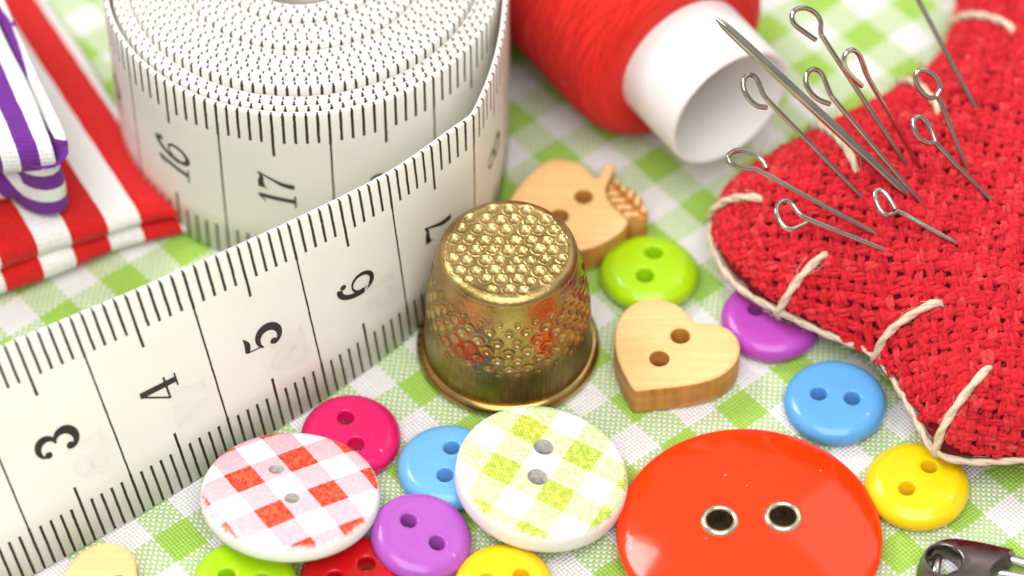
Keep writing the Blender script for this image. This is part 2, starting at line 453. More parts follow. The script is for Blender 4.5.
# ------------------------------------------------------------------ measuring tape
W = 2.0
def build_tape():
    bot = [(-7.4, -5.5), (-6.2, -4.68), (-5.0, -3.84), (-3.974, -3.121), (-3.169, -2.520), (-2.415, -1.895), (-1.65, -1.270), (-.933, -.560), (-.351, .263)]
    lean = [-42, -40, -37, -31, -24.5, -17, -12, -6, 0]
    # the roll: radius by angle round its centre
    C0 = np.array([-1.87, 2.085])
    ang = [-50, -43, -34.7, -21.6, -10.8, 10, 40, 90, 140, 180, 215, 247, 290, 330, 350]
    rad = [2.37, 2.225, 2.075, 1.915, 1.835, 1.805, 1.79, 1.77, 1.78, 1.805, 1.82, 1.81, 1.79, 1.77, 1.758]
    loose = spline([(*b, l) for b, l in zip(bot, lean)], 40)
    a = np.arange(-50 + 1.0, 360 * 26, 1.0)
    r = np.interp(a, ang, rad)
    deep = a > 350
    wobble = 0.010 * np.sin(np.radians(a * 2 + 20)) + .005 * np.sin(np.radians(a * 3.03 + 120))
    r = np.where(deep, 1.758 - .0525 * (a - 350) / 360, r)
    r = r + wobble * np.clip((a - 350) / 720, 0, 1) * 1.0
    # smooth the table
    k = np.ones(15) / 15; rs = np.convolve(np.pad(r, 7, mode='edge'), k, 'valid'); rs[:8] = r[:8]
    r = rs
    keep = r > .60
    a, r = a[keep], r[keep]
    roll = np.stack([C0[0] + r * np.cos(np.radians(a)), C0[1] + r * np.sin(np.radians(a)), 0 * a], 1)
    full = np.concatenate([loose, roll]); aa = np.concatenate([np.full(len(loose), -60.), a])
    d = np.r_[0, np.cumsum(np.hypot(*np.diff(full[:, :2], axis=0).T))]
    # height offset of each turn (the coil is slightly telescoped)
    turn = (aa - 250) / 360
    tz = {-2: 0, -1: 0, 0: 0, 1: -.006, 2: .004, 3: -.004, 4: .085, 5: .08, 6: .085, 7: .078, 8: .082, 9: .076, 10: .08, 11: .075, 12: .078, 13: .115, 14: .11, 15: .114, 16: .108, 17: .11, 18: .106, 19: .14, 20: .135, 21: .14, 22: .134, 23: .138, 24: .134, 25: .136, 26: .136, 27: .136}
    tt = sorted(tz)
    # steps rather than ramps: most of the change happens in a third of a turn
    fr = turn - np.floor(turn); sm = np.clip((fr - .55) / .4, 0, 1); sm = sm * sm * (3 - 2 * sm)
    lo = np.array([tz.get(int(math.floor(q)), 0) for q in turn]); hi = np.array([tz.get(int(math.floor(q)) + 1, 0.14) for q in turn])
    zo = lo * (1 - sm) + hi * sm
    zo[:len(loose)] = 0
    # printed length: line 7 at the start of the bend, line 16 at 247 degrees
    def at(angle): return np.interp(angle, aa[len(loose) - 1:], d[len(loose) - 1:])
    i7 = len(loose) - 1; s7 = d[i7]; s16 = at(247)
    S = np.where(d <= s7, 7 + (d - s7) * (5 / (s7 - d[3 * 40])), np.where(d < s16, 7 + (d - s7) * 9 / (s16 - s7), 16 + (d - s16)))
    step = .05
    sr = np.arange(S[0], S[-1], step)
    px = np.interp(sr, S, full[:, 0]); py = np.interp(sr, S, full[:, 1]); pl = np.interp(sr, S, np.concatenate([loose[:, 2], 0 * a])); pz = np.interp(sr, S, zo)
    P = np.stack([px, py], 1)
    T = np.gradient(P, axis=0); T /= np.linalg.norm(T, axis=1)[:, None]
    Nn = np.stack([T[:, 1], -T[:, 0]], 1)          # outward (towards the viewer on the loose end)
    th = .0242
    prof = [(th, 0), (th, .5), (th, 1.0), (th, 1.5), (th, W - .022), (th * .72, W - .006), (th * .25, W), (-th * .25, W), (-th * .72, W - .006), (-th, W - .022), (-th, 1.0), (-th, 0)]
    n, m = len(sr), len(prof)
    V = np.zeros((n, m, 3)); UVs = np.zeros((n, m, 2))
    L = np.radians(pl)
    rip = .0012 * np.sin(sr * 2 * PI / .1) + rng.normal(0, .0012, n)
    for k, (o, h) in enumerate(prof):
        hh = h + (rip if h > 1.9 else 0)
        V[:, k, 0] = P[:, 0] + Nn[:, 0] * (o * np.cos(L) + h * np.sin(L))
        V[:, k, 1] = P[:, 1] + Nn[:, 1] * (o * np.cos(L) + h * np.sin(L))
        V[:, k, 2] = .012 + pz + hh * np.cos(L) - o * np.sin(L)
        UVs[:, k, 0] = sr; UVs[:, k, 1] = min(h, W)
    f = [(i * m + k, (i + 1) * m + k, (i + 1) * m + (k + 1) % m, i * m + (k + 1) % m) for i in range(n - 1) for k in range(m)]
    f.append(tuple(range(m))); f.append(tuple((n - 1) * m + k for k in range(m - 1, -1, -1)))
    root = empty('measuring_tape', (C0[0], C0[1], 0))
    tag(root, 'white measuring tape coiled in a roll with its end unrolled beside the thimble', 'tape measure')
    Vr = V.reshape(-1, 3) - np.array([C0[0], C0[1], 0])
    mk('tape_strip', Vr, f, M['tape'], root, uv=UVs.reshape(-1, 2), colr=np.tile(np.array([(th - o) / (2 * th) for o, h in prof]), n))
    # surface lookup for the printed numerals: (s, v) -> point on the outer face
    def surf(s, v, off):
        x = np.interp(s, sr, P[:, 0]); y = np.interp(s, sr, P[:, 1]); l = np.interp(s, sr, L); z0 = np.interp(s, sr, pz)
        nx = np.interp(s, sr, Nn[:, 0]); ny = np.interp(s, sr, Nn[:, 1])
        o = th + off
        return (x + nx * (o * math.cos(l) + v * math.sin(l)) - C0[0], y + ny * (o * math.cos(l) + v * math.sin(l)) - C0[1], .012 + z0 + v * math.cos(l) - o * math.sin(l))
    # glyphs: strokes of (x, y, half width) in a box 0.62 wide and 1 high
    def arc(cx, cy, rx, ry, a0, a1, w0, w1, n=14):
        out = []
        for i in range(n + 1):
            t = i / n; q = math.radians(a0 + (a1 - a0) * t)
            # swelling stroke: widest in the middle
            out.append((cx + rx * math.cos(q), cy + ry * math.sin(q), w0 + (w1 - w0) * math.sin(PI * t)))
        return out
    def ball(cx, cy, r): return [(cx, cy - r, .004), (cx, cy - r * .9, r * .43), (cx, cy - r * .6, r * .8), (cx, cy, r), (cx, cy + r * .6, r * .8), (cx, cy + r * .9, r * .43), (cx, cy + r, .004)]
    G = {
        '1': [[(.33, .03, .085), (.33, .86, .085), (.33, .99, .06)], [(.10, .03, .028), (.56, .03, .028)], [(.28, .93, .03), (.18, .84, .022), (.10, .80, .018)]],
        '3': [arc(.27, .74, .24, .24, 150, -82, .025, .105, 18), arc(.27, .27, .27, .27, 82, -160, .025, .125, 20), ball(.10, .78, .095), ball(.095, .20, .105)],
        '4': [[(.42, .02, .09), (.42, .98, .09)], [(.40, .985, .03), (.02, .30, .026)], [(.0, .30, .032), (.62, .30, .032)], [(.24, .025, .026), (.60, .025, .026)]],
        '5': [[(.11, .93, .075), (.34, .90, .085), (.54, .97, .012)], [(.11, .95, .02), (.09, .52, .02)], arc(.27, .31, .29, .30, 140, -160, .022, .125, 22), ball(.09, .21, .095)],
        '6': [arc(.32, .31, .255, .30, 90, 450, .03, .075, 26), arc(.36, .44, .31, .54, 195, 75, .10, .085, 18), ball(.49, .86, .085)],
        '7': [[(.05, .88, .10), (.25, .90, .085), (.45, .88, .05), (.60, .97, .02)], [(.585, .95, .03), (.42, .60, .05), (.30, .32, .085), (.27, .03, .10)], [(.055, .98, .02), (.04, .74, .02)]],
        '8': [arc(.31, .74, .21, .23, 90, 450, .03, .07, 24), arc(.31, .27, .26, .26, 90, 450, .035, .085, 26)],
    }
    def glyph(mb, ch, s0, v0, size, slant, off, wmul=1., mirror=False):
        """glyph height runs against the tape length (top towards smaller s), its width up the tape"""
        for q, st in enumerate(G[ch]):
            pts = np.array(st, float)
            if len(pts) > 2: pts = spline(pts, 5)
            else: pts = np.array([pts[0] + (pts[1] - pts[0]) * i / 8 for i in range(9)])
            tx = np.gradient(pts[:, :2], axis=0); tx /= np.linalg.norm(tx, axis=1)[:, None] + 1e-9
            nr = np.stack([-tx[:, 1], tx[:, 0]], 1)
            w = np.maximum(pts[:, 2], .004)[:, None] * wmul
            A, B = pts[:, :2] + nr * w, pts[:, :2] - nr * w
            vs = []
            for p in np.concatenate([A, B]):
                gx, gy = p
                gx += slant * (gy - .5)
                if mirror: gx = .62 - gx
                vs.append(surf(s0 - gy * size, v0 + gx * size, off + .0009 * q))
            n_ = len(pts)
            mb.add(vs, [(i, i + n_, i + 1 + n_, i + 1) for i in range(n_ - 1)])
    def number(txt, s0, v0, size, slant=0, off=.0016, mat='ink', name='numeral', wmul=1., mirror=False):
        mb = MB(); adv = .62
        tx = txt[::-1] if mirror else txt
        for i, ch in enumerate(tx): glyph(mb, ch, s0, v0 + i * adv * size, size, slant, off, wmul, mirror)
        o = mb.build(name, M[mat], root, smooth=False)
        return o
    for k, ch in enumerate('345678'):
        number(ch, 2.5 + k + .18, .88, .36, .0, wmul=.88)
    for txt in ('15', '16', '17', '18'):
        number(txt, int(txt) - .5 + .17, .66 if txt == '18' else .79, .34, .22, wmul=.88)
    for k, txt in enumerate(('18', '17', '16', '15', '14')):
        number(txt, 2.5 + k + .40, .55, .34, -.1, .0008, 'ghost', 'faint_numeral', 1., True)
    # metal end clip in the eye of the coil
    cb = MB()
    rr = .30
    for z0, z1, r0, r1 in ((1.70, 2.185, .50, .52),):
        n_ = 22
        an = np.radians(np.linspace(225, 312, n_))
        vs = []
        for t in an:
            ct, st = math.cos(t), math.sin(t)
            for r_, z_ in ((r0, z0), (r1, z0), (r1, z1 - .015), (r0 + .008, z1), (r0, z1 - .015)):
                vs.append((r_ * ct + .03, r_ * st - .02, z_))
        fs = [(i * 5 + k, i * 5 + (k + 1) % 5, (i + 1) * 5 + (k + 1) % 5, (i + 1) * 5 + k) for i in range(n_ - 1) for k in range(5)]
        fs += [(0, 1, 2, 3, 4), tuple((n_ - 1) * 5 + k for k in (4, 3, 2, 1, 0))]
        cb.add(vs, fs)
    cb.build('end_clip', M['chrome'], root, sharp=40)
    return root
build_tape()

# ------------------------------------------------------------------ plates: buttons, hearts, apples cut with holes
def area2(P): return sum(P[i][0] * P[(i + 1) % len(P)][1] - P[(i + 1) % len(P)][0] * P[i][1] for i in range(len(P)))

def inset(P, d):
    P = np.asarray(P, float)
    T = np.roll(P, -1, 0) - np.roll(P, 1, 0); T /= np.linalg.norm(T, axis=1)[:, None] + 1e-12
    Nn = np.stack([-T[:, 1], T[:, 0]], 1)    # left of travel = inside for CCW
    return P + Nn * d

def inpoly(x, y, P):
    c = False; n = len(P); j = n - 1
    for i in range(n):
        if (P[i][1] > y) != (P[j][1] > y) and x < (P[j][0] - P[i][0]) * (y - P[i][1]) / (P[j][1] - P[i][1]) + P[i][0]: c = not c
        j = i
    return c

def plate(outline, holes, edge, ztop, zbot=0., lip=.03, step=.07, hseg=28, mtop=0, mside=0, mhole=0, nside=None):
    """edge: list of (inset, z) from the bottom rim up and over to the flat top. Returns MB."""
    P = [tuple(p) for p in outline]
    if area2(P) < 0: P = P[::-1]
    P = np.array(P); n = len(P)
    rings = [np.c_[inset(P, d), np.full(n, z)] for d, z in edge]
    top_in = rings[-1]
    # the last ring takes the height of the top function
    top_in[:, 2] = [ztop(x, y) for x, y in top_in[:, :2]]
    verts = []; faces = []; mi = []
    for r in rings: verts += [tuple(q) for q in r]
    if nside is None: nside = len(edge) - 1
    for i in range(len(rings) - 1):
        for k in range(n):
            faces.append((i * n + k, i * n + (k + 1) % n, (i + 1) * n + (k + 1) % n, (i + 1) * n + k)); mi.append(mside if i < nside else mtop)
    base_top = (len(rings) - 1) * n
    def cap(border_idx, hr, zf, flip, m):
        """triangulate between the border ring and hole rings (hr: list of vertex index lists)"""
        pts = [Vector(verts[i][:2]) for i in border_idx]; idx = list(border_idx)
        edges = [(k, (k + 1) % len(border_idx)) for k in range(len(border_idx))]
        for ring in hr:
            b = len(pts); pts += [Vector(verts[i][:2]) for i in ring]; idx += ring
            edges += [(b + k, b + (k + 1) % len(ring)) for k in range(len(ring))]
        bp = [verts[i][:2] for i in border_idx]
        xs = [p[0] for p in bp]; ys = [p[1] for p in bp]
        bpi = inset(np.array(bp), step * .5)
        yy = min(ys); row = 0
        extra = []
        while yy < max(ys):
            xx = min(xs) + (step / 2 if row % 2 else 0)
            while xx < max(xs):
                if inpoly(xx, yy, bpi) and all(math.hypot(xx - h[0], yy - h[1]) > h[2] + lip + step * .5 for h in holes): extra.append((xx, yy))
                xx += step
            yy += step * .866; row += 1
        for e in extra:
            pts.append(Vector(e)); idx.append(len(verts)); verts.append((e[0], e[1], zf(*e)))
        vv, ee, ff, ov, oe, of = delaunay_2d_cdt(pts, edges, [], 0, 1e-6)
        mp = []
        for k, p in enumerate(vv):
            if ov[k]: mp.append(idx[ov[k][0]])
            else: mp.append(len(verts)); verts.append((p[0], p[1], zf(p[0], p[1])))
        for t in ff:
            cx = sum(vv[k][0] for k in t) / 3; cy = sum(vv[k][1] for k in t) / 3
            if not inpoly(cx, cy, bp): continue
            if any(math.hypot(cx - h[0], cy - h[1]) < (h[2] + lip * 1.0) * .985 for h in holes) and hr: continue
            g = tuple(mp[k] for k in t)
            if flip: g = g[::-1]
            faces.append(g); mi.append(m)
    hr_top, hr_bot = [], []
    for hx, hy, hr in holes:
        prof = [(hr + lip, 0.), (hr + lip * .55, -lip * .10), (hr + lip * .2, -lip * .40), (hr, -lip * 1.0)]
        ids = []
        for pr, dz in prof:
            ring = []
            for k in range(hseg):
                a = 2 * PI * k / hseg; x, y = hx + pr * math.cos(a), hy + pr * math.sin(a)
                ring.append(len(verts)); verts.append((x, y, ztop(x, y) + dz))
            ids.append(ring)
        for zz in (zbot + lip * .5, zbot):
            ring = []; rr = hr if zz > zbot else hr + lip
            for k in range(hseg):
                a = 2 * PI * k / hseg; ring.append(len(verts)); verts.append((hx + rr * math.cos(a), hy + rr * math.sin(a), zz))
            ids.append(ring)
        for i in range(len(ids) - 1):
            for k in range(hseg):
                faces.append((ids[i][k], ids[i][(k + 1) % hseg], ids[i + 1][(k + 1) % hseg], ids[i + 1][k])); mi.append(mtop if i < 2 else mhole)
        hr_top.append(ids[0]); hr_bot.append(ids[-1])
    cap([base_top + k for k in range(n)], hr_top, ztop, False, mtop)
    cap(list(range(n)), hr_bot, lambda x, y: zbot, True, mside)
    return verts, faces, mi

def circle(R, n=110): return [(R * math.cos(2 * PI * k / n), R * math.sin(2 * PI * k / n)) for k in range(n)]

def small_button(mat, label, x, y, z, rot, h1, h2, R=.445, t=.20, hr=.07, dish=.010, rim=.10, dome=.02):
    """two-hole plastic button with a rounded rim and a dished face; holes are given in the button's own plane"""
    edge = [(.10, 0), (.05, .012), (.018, .04), (.003, .075), (0, .10), (.006, .13), (.022, .158), (.045, .18), (.075, .194), (.10, t)]
    def zt(px, py):
        r = math.hypot(px, py); q = min(max((R - rim - r) / .14, 0), 1); q = q * q * (3 - 2 * q)
        e = min(max((R - r) / .1, 0), 1)
        return t - dish * q + dome * (1 - (r / R) ** 2) - .004
    v, f, mi = plate(circle(R), [(h1[0], h1[1], hr), (h2[0], h2[1], hr)], edge, zt, lip=.022, step=.05)
    o = mk('button', v, f, M[mat], None, (x, y, z), rot, mi=mi, sharp=50)
    return tag(o, label, 'button', 'small two-hole plastic buttons')

R_ = math.radians
def hp(d, ang): # a pair of holes d apart along direction ang
    a = R_(ang); return (d / 2 * math.cos(a), d / 2 * math.sin(a)), (-d / 2 * math.cos(a), -d / 2 * math.sin(a))

small_button('lime', 'lime green button lying just behind the heart-shaped wooden button', 1.245, .08, 0, (R_(-3), 0, 0), *hp(.30, 73), R=.448, hr=.08, dish=0, dome=.05)
small_button('blue', 'sky blue button lying under the pincushion edge, between the scarlet button and the heart', 2.84, -1.41, 0, (0, 0, 0), *hp(.295, -10), R=.452)
small_button('yellow', 'yellow button whole in view between the scarlet button and the pincushion corner', 3.49, -2.33, 0, (0, 0, 0), *hp(.315, 48), R=.452, dish=0, dome=.05)
small_button('purple', 'magenta purple button half hidden under the red pincushion edge', 2.33, -.46, 0, (R_(1), 0, 0), *hp(.30, -18), R=.455)
small_button('pink', 'hot pink button partly covered by the red gingham button', -1.41, -1.79, 0, (R_(2), R_(2), 0), *hp(.30, -71), R=.437)
small_button('blue2', 'light blue button tucked under the green gingham button', -.55, -2.13, 0, (0, 0, 0), *hp(.30, 80), R=.447)
small_button('violet', 'violet button tilted on its edge between the two gingham buttons', -.79, -2.935, .085, (R_(2), R_(11), 0), *hp(.315, -38), R=.437)
small_button('yellow', 'yellow button cut by the frame below the green gingham button', -.07, -3.385, 0, (0, 0, 0), *hp(.30, 10), R=.42, dish=0, dome=.05)
small_button('red', 'dark red button under the red gingham button and the violet button', -1.36, -3.29, 0, (0, 0, 0), *hp(.30, 30), R=.43)
small_button('lime', 'lime green button poking out from under the red gingham button', -2.25, -3.36, 0, (0, 0, 0), *hp(.30, 170), R=.445)

def gingham_button(kind, label, x, y, z, rot, R, t, holes, hr):
    edge = [(.07, 0), (.025, .012), (.006, .04), (0, .08), (0, t - .085), (.006, t - .05), (.022, t - .022), (.05, t - .006), (.08, t)]
    zt = lambda px, py: t + .02 * (1 - (px * px + py * py) / R / R) - .004
    v, f, mi = plate(circle(R, 130), [(a, b, hr) for a, b in holes], edge, zt, lip=.018, step=.07, mtop=0, mside=1, mhole=2, nside=5)
    o = mk('gingham_button', v, f, [M[kind], M['chalk'], M['holechalk']], None, (x, y, z), rot, mi=mi, sharp=50)
    return tag(o, label, 'button', 'round buttons printed with gingham')
gingham_button('gred', 'round white button printed with red and pink gingham squares', -1.89, -2.635, .245, (R_(-12), R_(2), 0), .765, .20, [(-.131, .226), (.022, -.145)], .062)
gingham_button('ggreen', 'round white button printed with pale green gingham squares', .235, -2.375, .15, (R_(-2.5), R_(8), 0), .745, .25, [(.005, .239), (-.051, -.10)], .085)

# big scarlet button with two metal eyelets
def build_big():
    R = 1.135
    root = empty('large_button', (2.02, -2.855, 0), (R_(-1), R_(0), 0))
    tag(root, 'large glossy scarlet button with two metal eyelets', 'button')
    H = .36
    def zt(px, py):
        r = min(math.hypot(px, py), R) / R
        return .17 + (H - .17) * (1 - r ** 2.3)
    edge = [(.22, 0), (.10, .015), (.035, .05), (.008, .095), (0, .125), (.006, .15), (.022, .17)]
    k = zt(R - .045, 0)
    edge += [(.045, k)]
    hl = [(-.262, -.03, .128), (.275, .012, .128)]
    v, f, mi = plate(circle(R, 160), hl, edge, zt, lip=.02, step=.075, hseg=36)
    mk('button_body', v, f, M['bigred'], root, mi=mi, sharp=50)
    for hx, hy, _ in hl:
        z = zt(hx, hy) - .004
        pr = [(.108, .02), (.108, z - .02), (.110, z + .006), (.118, z + .022), (.134, z + .030), (.152, z + .024), (.166, z + .006), (.168, z - .012)]
        v, f = lathe(pr, 56)
        e = mk('eyelet', [(a + hx, b + hy, c) for a, b, c in v], [q[::-1] for q in f], M['eyelet'], root)
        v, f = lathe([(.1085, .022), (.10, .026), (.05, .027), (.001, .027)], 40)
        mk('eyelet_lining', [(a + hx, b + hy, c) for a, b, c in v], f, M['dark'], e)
build_big()

# ------------------------------------------------------------------ wooden buttons
def rounded(P, n=3): return [tuple(p) for p in spline(P, n, True)]

def wooden(name, label, pts, holes, t, hr, group='wooden novelty buttons', loc=None, extra=None):
    P = np.array(rounded(pts, 5)); P = resample(np.vstack([P, P[:1]]), .035)[:-1]
    c = P.mean(0) if loc is None else np.array(loc)
    P = P - c
    root = empty(name, (c[0], c[1], 0)); tag(root, label, 'button', group)
    edge = [(.02, 0), (.004, .012), (0, .04), (0, t - .045), (.004, t - .02), (.014, t - .006), (.03, t)]
    v, f, mi = plate(P, [(a - c[0], b - c[1], hr) for a, b in holes], edge, lambda x, y: t, lip=.012, step=.09, mtop=0, mside=1, mhole=1, nside=4)
    mk('button_body', v, f, [M['wood'], M['woodside']], root, mi=mi, sharp=45)
    return root, c

HEART = [(1.06, -1.435), (.985, -1.27), (.925, -1.07), (.905, -.885), (.93, -.681), (1.02, -.51), (1.154, -.414), (1.299, -.39), (1.443, -.441), (1.54, -.53), (1.60, -.63), (1.632, -.672), (1.70, -.683), (1.815, -.688), (1.931, -.749), (2.004, -.868), (2.017, -.986), (1.98, -1.12), (1.885, -1.237), (1.765, -1.32), (1.582, -1.379), (1.4, -1.412), (1.2, -1.437), (1.10, -1.452)]
wooden('heart_button', 'pale wooden heart-shaped button beside the brass thimble', HEART, [(1.491, -.834), (1.298, -1.093)], .33, .088)

APPLE = [(-.035, .748), (.008, .863), (.105, 1.037), (.236, 1.212), (.355, 1.291), (.464, 1.3), (.583, 1.271), (.669, 1.212), (.722, 1.139), (.764, 1.072), (.796, 1.066), (.819, 1.139), (.853, 1.221), (.908, 1.262), (.946, 1.241), (.95, 1.183), (.904, 1.052), (.869, .935), (.878, .834), (.919, .734), (.992, .633), (1.055, .548), (1.053, .491), (.987, .391), (.89, .307), (.761, .222), (.612, .174), (.40, .14), (.20, .18), (.04, .33), (-.04, .54)]
ar, ac = wooden('apple_button', 'pale wooden apple-shaped button with a carved leaf, behind the thimble', APPLE, [(.656, .82), (.433, .582)], .33, .085)
def build_leaf():
    L = [(.872, .88), (.893, .99), (.94, 1.055), (.975, 1.04), (1.01, .995), (1.096, .939), (1.18, .852), (1.231, .723), (1.245, .637), (1.227, .57), (1.152, .555), (1.068, .56), (1.0, .635), (.93, .735), (.885, .82)]
    P = np.array(rounded(L, 5)); P = resample(np.vstack([P, P[:1]]), .03)[:-1] - ac
    A, B = np.array([.91, 1.0]) - ac, np.array([1.20, .58]) - ac
    ax = (B - A) / np.linalg.norm(B - A); nr = np.array([-ax[1], ax[0]])
    t = .318
    def zt(x, y):
        q = np.array([x, y]) - A; s = q @ ax; d = q @ nr
        g = 0
        if abs(d) < .020: g = -.04
        k = ((s + abs(d) * .9) / .105) % 1.0
        if k < .26: g = min(g, -.035)
        return t + g + .012 * (1 - min(1, abs(d) / .15))
    edge = [(.02, 0), (.004, .012), (0, .04), (0, t - .05), (.006, t - .02), (.022, t)]
    v, f, mi = plate(P, [], edge, zt, step=.011, mtop=0, mside=1, nside=3)
    mi = [1 if (m_ == 0 and min(v[i][2] for i in q) < t - .024) else m_ for q, m_ in zip(f, mi)]
    mk('carved_leaf', v, f, [M['woodleaf'], M['woodside']], ar, mi=mi, sharp=60)
n_ = N('carved leaf wood'); f_, _q = n_.noise(n_.obj(), 500, 4)
M['woodleaf'] = n_.set(base=n_.mix(f_, (.78, .44, .15), (.90, .60, .28)), rough=.5)
build_leaf()

def move(pts, c0, c1, k, deg):
    q = R_(deg); return [(c1[0] + k * ((x - c0[0]) * math.cos(q) - (y - c0[1]) * math.sin(q)), c1[1] + k * ((x - c0[0]) * math.sin(q) + (y - c0[1]) * math.cos(q))) for x, y in pts]
wooden('heart_button', 'pale wooden button with one rounded lobe in view, cut by the frame below the tape', move(HEART, (1.2, -.68), (-3.45, -3.27), .80, -24), move([(1.491, -.834), (1.298, -1.093)], (1.2, -.68), (-3.45, -3.27), .80, -24), .30, .07)

# ------------------------------------------------------------------ thimble
def build_thimble():
    H, Rb, Rt = 1.36, .80, .585
    prof = []      # outer, bottom to top: (r, z)
    prof += [(.70, .0), (.775, .0), (.80, .012), (.815, .04), (.81, .075), (.79, .10), (.765, .112), (.748, .125)]
    def wall(z): # slightly flared skirt
        t = (z - .125) / (H - .09 - .125)
        return .745 - .030 * t - .105 * t ** 3
    zs = np.linspace(.14, H - .09, 150)
    prof += [(wall(z), z) for z in zs]
    rt = wall(H - .09)
    for k in range(1, 13):
        a = R_(90 * k / 12); prof.append((rt - .095 + .095 * math.cos(a), H - .09 + .086 * math.sin(a)))
    rin = prof[-1][0]
    prof += [(rin * (1 - k / 60), H - .008 - .012 * (1 - (1 - k / 60) ** 6)) for k in range(1, 61)]
    seg = 420
    P = np.array(prof); P[-1, 0] = .0005
    a = np.arange(seg) * 2 * PI / seg
    # dimples: centre points on the wall (angle, z) and on the top (x, y)
    V = np.zeros((len(P), seg, 3))
    V[:, :, 0] = P[:, 0][:, None] * np.cos(a); V[:, :, 1] = P[:, 0][:, None] * np.sin(a); V[:, :, 2] = P[:, 1][:, None]
    nrm = np.zeros_like(V)
    dP = np.gradient(P, axis=0); nr = np.stack([dP[:, 1], -dP[:, 0]], 1); nr /= np.linalg.norm(nr, axis=1)[:, None] + 1e-9
    nrm[:, :, 0] = nr[:, 0][:, None] * np.cos(a); nrm[:, :, 1] = nr[:, 0][:, None] * np.sin(a); nrm[:, :, 2] = nr[:, 1][:, None]
    disp = np.zeros((len(P), seg))
    cent = []
    nper = 26
    for row, (z, rd) in enumerate([(1.10, .030), (1.01, .046), (.905, .054), (.80, .056), (.695, .054), (.60, .044), (.52, .028)]):
        for k in range(nper):
            t = 2 * PI * (k + .5 * (row % 2)) / nper + rng.normal(0, .012); rr = wall(z)
            if row == 6 and rng.random() < .35: continue
            cent.append((rr * math.cos(t), rr * math.sin(t), z + rng.normal(0, .006), rd * rng.uniform(.88, 1.1)))
    pitch = .134
    for i in range(-6, 7):
        for j in range(-6, 7):
            x = (i + .5 * (j % 2)) * pitch + rng.normal(0, .009); y = j * pitch * .866 + rng.normal(0, .009)
            if math.hypot(x, y) < rin - .01: cent.append((x, y, H - .016, .050 * rng.uniform(.82, 1.08)))
    F = V.reshape(-1, 3); dd = np.zeros(len(F))
    for cx, cy, cz, rd in cent:
        q = np.sqrt((F[:, 0] - cx) ** 2 + (F[:, 1] - cy) ** 2 + (F[:, 2] - cz) ** 2) / rd
        dep = .020 if cz > H - .02 else .024
        dd = np.where(q < 1, np.minimum(dd, -dep * (1 - q ** 2) * rd / .05), dd)
        dd = np.where((q >= 1) & (q < 1.35), np.maximum(dd, .006 * np.sin(PI * (q - 1) / .35)) * (dd >= 0) + dd * (dd < 0), dd)
    F = F + nrm.reshape(-1, 3) * dd[:, None]
    pat = np.clip(-dd / .02, 0, 1)
    n = len(P)
    f = [(i * seg + k, i * seg + (k + 1) % seg, (i + 1) * seg + (k + 1) % seg, (i + 1) * seg + k) for i in range(n - 1) for k in range(seg)]
    root = empty('thimble', (-.035, -.705, 0)); tag(root, 'worn brass thimble standing rim down beside the measuring tape', 'thimble')
    nb = 7
    # body and rolled rim are separate parts
    body = [q for q in f if min(q) >= nb * seg]
    used = nb * seg
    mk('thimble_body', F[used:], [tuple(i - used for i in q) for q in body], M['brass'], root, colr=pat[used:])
    rim_pr = [(.70, .0), (.775, .0), (.806, .012), (.822, .045), (.815, .085), (.793, .112), (.768, .124), (.746, .130), (.735, .10), (.72, .05)]
    v, ff = lathe(rim_pr, 200)
    mk('rolled_rim', v, ff, M['brassrim'], root)
M['brassrim'] = mat_metal('brass rim', (.32, .20, .06), (.52, .36, .14), .2)
build_thimble()

